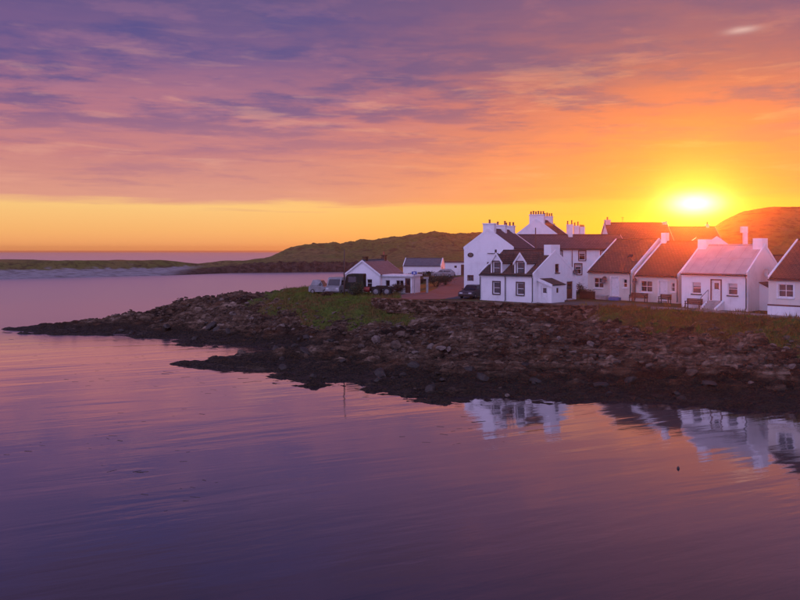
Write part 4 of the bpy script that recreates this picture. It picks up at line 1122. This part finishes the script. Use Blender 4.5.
AL = -rad(48)
bench('wooden bench against the wall left of the white cottage steps', gz(onfront((25.85, 70.5), 48, 1.5, -.75)), AL, 1.5)
bench('broad wooden bench under the window of the right-hand cream cottage', gz(onfront((24.3, 79.4), 48, 1.0, -1.1)), AL, 1.9)
bench('short wooden bench beyond the door of the right-hand cream cottage', gz(onfront((24.3, 79.4), 48, 3.95, -1.2)), AL, 1.2)
# steps with handrail at the white cottage
p = onfront((25.85, 70.5), 48, 3.25, 0); zg = ground_z(*p)
r = root('door_steps', 'white concrete steps with a black handrail at the white cottage door', 'steps', (p[0], p[1], zg), AL)
nst = 4; rise_ = (4.0 + .70 - zg) / nst
for i in range(nst):
    MB().box(-.55, .55, -.04 - .3 * (nst - i) - (.25 if i == nst - 1 else .25), -.03, rise_ * i - (.3 if i == 0 else 0), rise_ * (i + 1) - .003).build('step', 'concrete', r) if i == 0 else \
        MB().box(-.55, .55, -.29 - .3 * (nst - i), -.03, rise_ * i, rise_ * (i + 1) - .003).build('step', 'concrete', r)
for s in (-1, 1):
    MB().hexa([V(s * .66 - .1, -1.6, -.2), V(s * .66 + .1, -1.6, -.2), V(s * .66 + .1, -.03, -.2), V(s * .66 - .1, -.03, -.2),
               V(s * .66 - .1, -1.6, .22), V(s * .66 + .1, -1.6, .22), V(s * .66 + .1, -.03, rise_ * nst + .05), V(s * .66 - .1, -.03, rise_ * nst + .05)]).build('side_wall', 'white_paint', r)
MB().tube([(-.66, -1.5, .2), (-.66, -1.5, 1.1), (-.66, -.15, rise_ * nst + .95), (-.66, -.15, rise_ * nst)], .03, 8).build('handrail', 'pipe_black', r)

# planters and odds and ends in front of the cream cottages
def planter(label, loc, rz, w, d, h):
    r = root('planter', label, 'planter', loc, rz)
    o = MB().box(-w / 2, w / 2, -d / 2, d / 2, 0, h).build('box', 'wood', r)
    for i in range(4): MB().box(-w / 2 - .02, w / 2 + .02, -d / 2 - .025, -d / 2 - .002, h * (i + .06) / 4, h * (i + .94) / 4).build('board', 'wood', r)
    MB().box(-w / 2 - .04, w / 2 + .04, -d / 2 - .05, d / 2 + .04, h + .002, h + .05).build('rim', 'wood', r)
    rnd = random.Random(9); lf = MB()
    for i in range(160):
        a, b2 = rnd.uniform(-w / 2, w / 2), rnd.uniform(-d / 2, d / 2); zz = h + rnd.uniform(0, .25)
        e = V(rnd.uniform(-1, 1), rnd.uniform(-1, 1), rnd.uniform(-.3, 1)).normalized() * .09; f = e.orthogonal().normalized() * .035; c = V(a, b2, zz)
        lf.face([c - f, c + f, c + e])
    lf.build('leaves', 'leaf_green', r)['kind'] = 'stuff'
planter('dark wooden planter at the left corner of the cream cottage with dish', gz(onfront((20.56, 84), 48, .5, -.8)), AL, 1.5, .6, .75)
r = root('crate', 'pale blue plastic crate lying before the left cream cottage', 'crate', gz(onfront((20.56, 84), 48, 3.9, -.9)), AL + .2)
cb_ = MB().box(-.55, .55, -.35, .35, 0, .04)
cb_.build('base', 'plastic_blue', r)
for x0, x1, y0, y1 in ((-.55, .55, -.35, -.31), (-.55, .55, .31, .35), (-.55, -.51, -.308, .308), (.51, .55, -.308, .308)):
    s = MB().box(x0, x1, y0, y1, .042, .3).build('side', 'plastic_blue', r)
r = root('storage_chest', 'low pale chest with a lid beside the blue crate', 'chest', gz(onfront((20.56, 84), 48, 2.3, -.75)), AL - .06)
MB().box(-.6, .6, -.25, .25, 0, .38).build('box', 'concrete', r); MB().hexa([V(-.64, -.29, .382), V(.64, -.29, .382), V(.64, .27, .382), V(-.64, .27, .382), V(-.64, -.29, .42), V(.64, -.29, .42), V(.64, .27, .50), V(-.64, .27, .50)]).build('lid', 'concrete', r)


# ------------------------------------------------------------------ bushes
def bush(label, loc, rx, ry, rz_, m, n=1500, seed=0, leaf=.11):
    rnd = random.Random(seed); r = root('bush', label, 'bush', loc)
    st = MB()
    tips = []
    for i in range(16):
        a = rnd.uniform(0, 6.28); k = rnd.uniform(.3, .85); t = V(rx * k * math.cos(a), ry * k * math.sin(a), rz_ * rnd.uniform(.7, 1.5))
        st.tube([(t.x * .08, t.y * .08, -.15), (t.x * .45, t.y * .45, t.z * .5), tuple(t)], [.035, .022, .008], 5); tips.append(t)
    st.build('stems', 'stem', r)
    lf = MB(); cl = [(t * rnd.uniform(.55, 1.0), rnd.uniform(.3, .55)) for t in tips for _ in range(2)]
    for i in range(n):
        c0, s = rnd.choice(cl)
        c = c0 + V(rnd.gauss(0, .5) * s * rx, rnd.gauss(0, .5) * s * ry, rnd.gauss(0, .4) * s * rz_)
        if c.z < .02: c.z = rnd.uniform(.02, .3)
        e = V(rnd.uniform(-1, 1), rnd.uniform(-1, 1), rnd.uniform(-.4, 1)).normalized() * leaf * rnd.uniform(.7, 1.4); f = e.orthogonal().normalized() * leaf * .4
        lf.face([c - f, c + f * .2 - e * .2, c + f, c + e])
    lf.build('leaves', m, r)['kind'] = 'stuff'
    return r


for args in (('rust-brown bush between bungalow extension and road', (-.4, 93.2), 1.5, 1.0, .85, 'leaf_brown', 1500, 1),
             ('dark evergreen bush beside the gate post', (5.1, 110), 2.0, 1.4, 1.2, 'leaf_dark', 1800, 2),
             ('reddish bush right of the dark evergreen by the lane', (6.7, 113), 1.3, 1.2, .95, 'leaf_brown', 1200, 3),
             ('low brown bush left of the gate post under the barn', (3.2, 118), 1.6, 1.0, .6, 'leaf_brown', 1100, 4),
             ('dark green bush standing in front of the truck cab', (-5.0, 87.3), .95, .6, 1.0, 'leaf_green', 1500, 5),
             ('low bush at the feet of white van and small car', (-8.3, 89.0), .9, .6, .4, 'leaf_brown', 700, 6),
             ('dark bush against the alley beside the dormer cottage', (20.2, 85.4), .8, .8, 1.0, 'leaf_dark', 1000, 7),
             ('shaggy bush on the bank under the right-edge cottage', (30.3, 56.0), 1.3, .9, .6, 'leaf_green', 1300, 8)):
    lb, (x, y), a, b2, c, m, n, s = args
    bush(lb, (x, y, ground_z(x, y)), a, b2, c, m, n, s)
for i in range(6):                                       # hedge row below the barn, each bush its own
    x, y = -2.2 + i * 1.55, 140 + .4 * i
    bush(['leftmost clump of the dark hedge row under the barn', 'second clump from the left in the hedge row under the barn', 'third clump from the left in the hedge row under the barn',
          'fourth clump from the left in the hedge row under the barn', 'fifth clump from the left in the hedge row under the barn', 'rightmost clump of the hedge row, nearest the shed'][i],
         (x, y, ground_z(x, y)), 1.1, .8, .6, 'leaf_dark' if i % 2 else 'leaf_brown', 500, 20 + i, .15)['group'] = 'hedge clumps below the barn'

# ------------------------------------------------------------------ rocks on the shore
rng = np.random.default_rng(5)


def rock_mesh(name, seed, m):
    import bmesh
    rnd = random.Random(seed); bm = bmesh.new(); bmesh.ops.create_icosphere(bm, subdivisions=2, radius=1)
    pl = [(V(rnd.gauss(0, 1), rnd.gauss(0, 1), rnd.gauss(0, .8)).normalized(), rnd.uniform(.45, .8)) for _ in range(9)]
    for v in bm.verts:
        for n, d in pl:
            k = v.co.dot(n)
            if k > d: v.co -= n * (k - d)
        v.co *= 1 + rnd.uniform(-.05, .05)
    me_ = bpy.data.meshes.new(name); bm.to_mesh(me_); bm.free(); me_.materials.append(MATS[m]); return me_


RM = [rock_mesh('rock', 100 + i, ['rock_loose', 'rock_loose', 'rock_pale', 'rock_loose', 'rock_pale'][i]) for i in range(5)]
RW_ = [rock_mesh('rock', 200 + i, 'weed') for i in range(3)]
cx = rng.uniform(-32, 34, 9000); cy = rng.uniform(44, 108, 9000)
zt, sdv, tdv, twv, rwv, _, _ = land(cx, cy)
ok = (sdv > .3) & (twv < .55) & (zt > .05)
cand = np.where(ok)[0]
kx = 0
for i in cand:
    if kx >= 260: break
    # fewer on the far point
    if cy[i] > 85 and rng.random() > .35: continue
    s = float(np.clip(rng.lognormal(-1.3, .45), .14, .7)); wet = zt[i] < 1.1
    o = bpy.data.objects.new('rock', random.choice(RW_ if wet and rng.random() < .8 else RM)); COL.objects.link(o); o.parent = terrain
    o.location = (cx[i], cy[i], zt[i] + s * .02); o.rotation_euler = (rng.uniform(-.5, .5), rng.uniform(-.5, .5), rng.uniform(0, 6.28))
    o.scale = (s * rng.uniform(1.0, 1.7), s * rng.uniform(.7, 1.1), s * rng.uniform(.45, .8)); kx += 1

# pebbles and small broken stone: too many to count
sx = rng.uniform(-36, 36, 14000); sy = rng.uniform(44, 110, 14000)
zt2, sd2, _, tw2, _, _, _ = land(sx, sy)
mbs = MB(); cnt = 0
for i in np.where((sd2 > .1) & (tw2 < .5) & (zt2 > 1.1))[0]:
    if cnt > 2200: break
    s = rng.uniform(.06, .22); c = V(sx[i], sy[i], zt2[i] + s * .2); a = rng.uniform(0, 6.28); u = V(math.cos(a), math.sin(a), rng.uniform(-.3, .3)); w_ = V(-u.y, u.x, rng.uniform(-.3, .3)); k = u.cross(w_)
    sc = [u * s * 1.3, w_ * s * .8, k * s * .6]
    J = lambda: rng.uniform(.6, 1.1)
    mbs.hexa([c + sc[0] * p * J() + sc[1] * q * J() + sc[2] * rr for rr in (-.6, .6) for p, q in ((-1, -1), (1, -1), (1, 1), (-1, 1))]); cnt += 1
o = mbs.build('loose_stones', 'rock_loose'); tag(o, 'small broken stones scattered over the rocky foreshore', 'stones', kind='stuff')

# ------------------------------------------------------------------ grass on the banks
gx = rng.uniform(-16, 38, 95000); gy = rng.uniform(48, 120, 95000)
zt3, sd3, td3, tw3, _, _, _ = land(gx, gy)
okg = (td3 > -5.0 - 2.6 * fbm(gx * .3, gy * .3, 4, 123) + np.interp(gx, [-12, -6, -1, 3, 16, 20, 40], [-2.2, -2.2, -1.0, 5.0, 5.6, -1.5, -2.])) & (td3 < np.where(gx > 17, 1.5, np.where(gx < 0, 9, -.4)))
mbg = MB(); cnt = 0
vts = []; fcs = []
for i in np.where(okg)[0]:
    if cnt > 24000: break
    hh = rng.uniform(.14, .40) * (1.5 if vnoise(np.array([gx[i] * .9]), np.array([gy[i] * .9]), 8)[0] > .15 else .8)
    for k in range(3):
        a = rng.uniform(0, 6.28); ox, oy = rng.normal(0, .12, 2); l = rng.normal(0, .10, 2)
        c = (gx[i] + ox, gy[i] + oy, zt3[i] - .03); n0 = len(vts)
        w_ = .034
        vts += [(c[0] - w_ * math.cos(a), c[1] - w_ * math.sin(a), c[2]), (c[0] + w_ * math.cos(a), c[1] + w_ * math.sin(a), c[2]), (c[0] + l[0], c[1] + l[1], c[2] + hh * rng.uniform(.6, 1.1))]
        fcs.append((n0, n0 + 1, n0 + 2))
    cnt += 1
me = bpy.data.meshes.new('bank_grass'); me.from_pydata(vts, [], fcs); me.materials.append(MATS['grass_blade'])
o = bpy.data.objects.new('bank_grass', me); COL.objects.link(o); tag(o, 'rough grass growing along the top of the bank', 'grass', kind='stuff')

# ------------------------------------------------------------------ weed drifting on the water, buoy
wx = rng.uniform(-40, 6, 900); wy = rng.uniform(26, 86, 900)
sdw = sdist(wx, wy, COAST); dens = fbm(wx * .12, wy * .12, 3, 303)
mbw = MB(); cnt = 0
for i in np.where((sdw < -.6) & (dens > .12) & ((sdw > -9) | (wx < -5)))[0]:
    if cnt > 330: break
    L_ = rng.uniform(.04, .28) * (2.4 if sdw[i] > -4 else 1.); a = rng.normal(0, .4); c = V(wx[i], wy[i], .004); u = V(math.cos(a), math.sin(a), 0) * L_; w_ = V(-u.y, u.x, 0) * rng.uniform(.12, .4)
    mbw.hexa([c - u - w_ * .4 - V(0, 0, .03), c + u - w_ * .6 - V(0, 0, .03), c + u + w_ * .4 - V(0, 0, .03), c - u + w_ - V(0, 0, .03), c - u * .8 - w_ * .3, c + u * .8 - w_ * .4, c + u * .8 + w_ * .3, c - u * .8 + w_ * .7]); cnt += 1
o = mbw.build('drifting_weed', 'weed'); tag(o, 'flecks of dark seaweed drifting on the calm water', 'seaweed', kind='stuff')

r = root('mooring_buoy', 'small dark mooring buoy floating alone below the reflected cottage', 'buoy', (11.7, 32.3, 0))
bb = MB().tube([(0, 0, -.06), (0, 0, -.03), (0, 0, .03), (0, 0, .07), (0, 0, .09)], [.02, .055, .06, .04, .015], 14).build('float', 'buoy_black', r, smooth=True)
MB().tube([(0, 0, .08), (.005, 0, .11)], .012, 6).build('ring_eye', 'buoy_black', r)

# ------------------------------------------------------------------ haze: thin volume added to imitate orange lens glare
hz = MB().box(-3100, 3100, -400, 3100, -6, 21.5).build('glare_haze', 'white_paint')
hm = bpy.data.materials.new('glare_haze'); hm.use_nodes = True; hn = hm.node_tree; hn.nodes.clear()
ho = hn.nodes.new('ShaderNodeOutputMaterial'); hv = hn.nodes.new('ShaderNodeVolumePrincipled')
hv.inputs['Color'].default_value = (.97, .72, .55, 1); hv.inputs['Density'].default_value = .00021; hv.inputs['Anisotropy'].default_value = .945
hn.links.new(hv.outputs[0], ho.inputs['Volume'])
hz.data.materials.clear(); hz.data.materials.append(hm); hz['kind'] = 'stuff'
hz['label'] = 'thin volume over the whole bay, added to imitate orange lens glare'; hz['category'] = 'glare_haze'
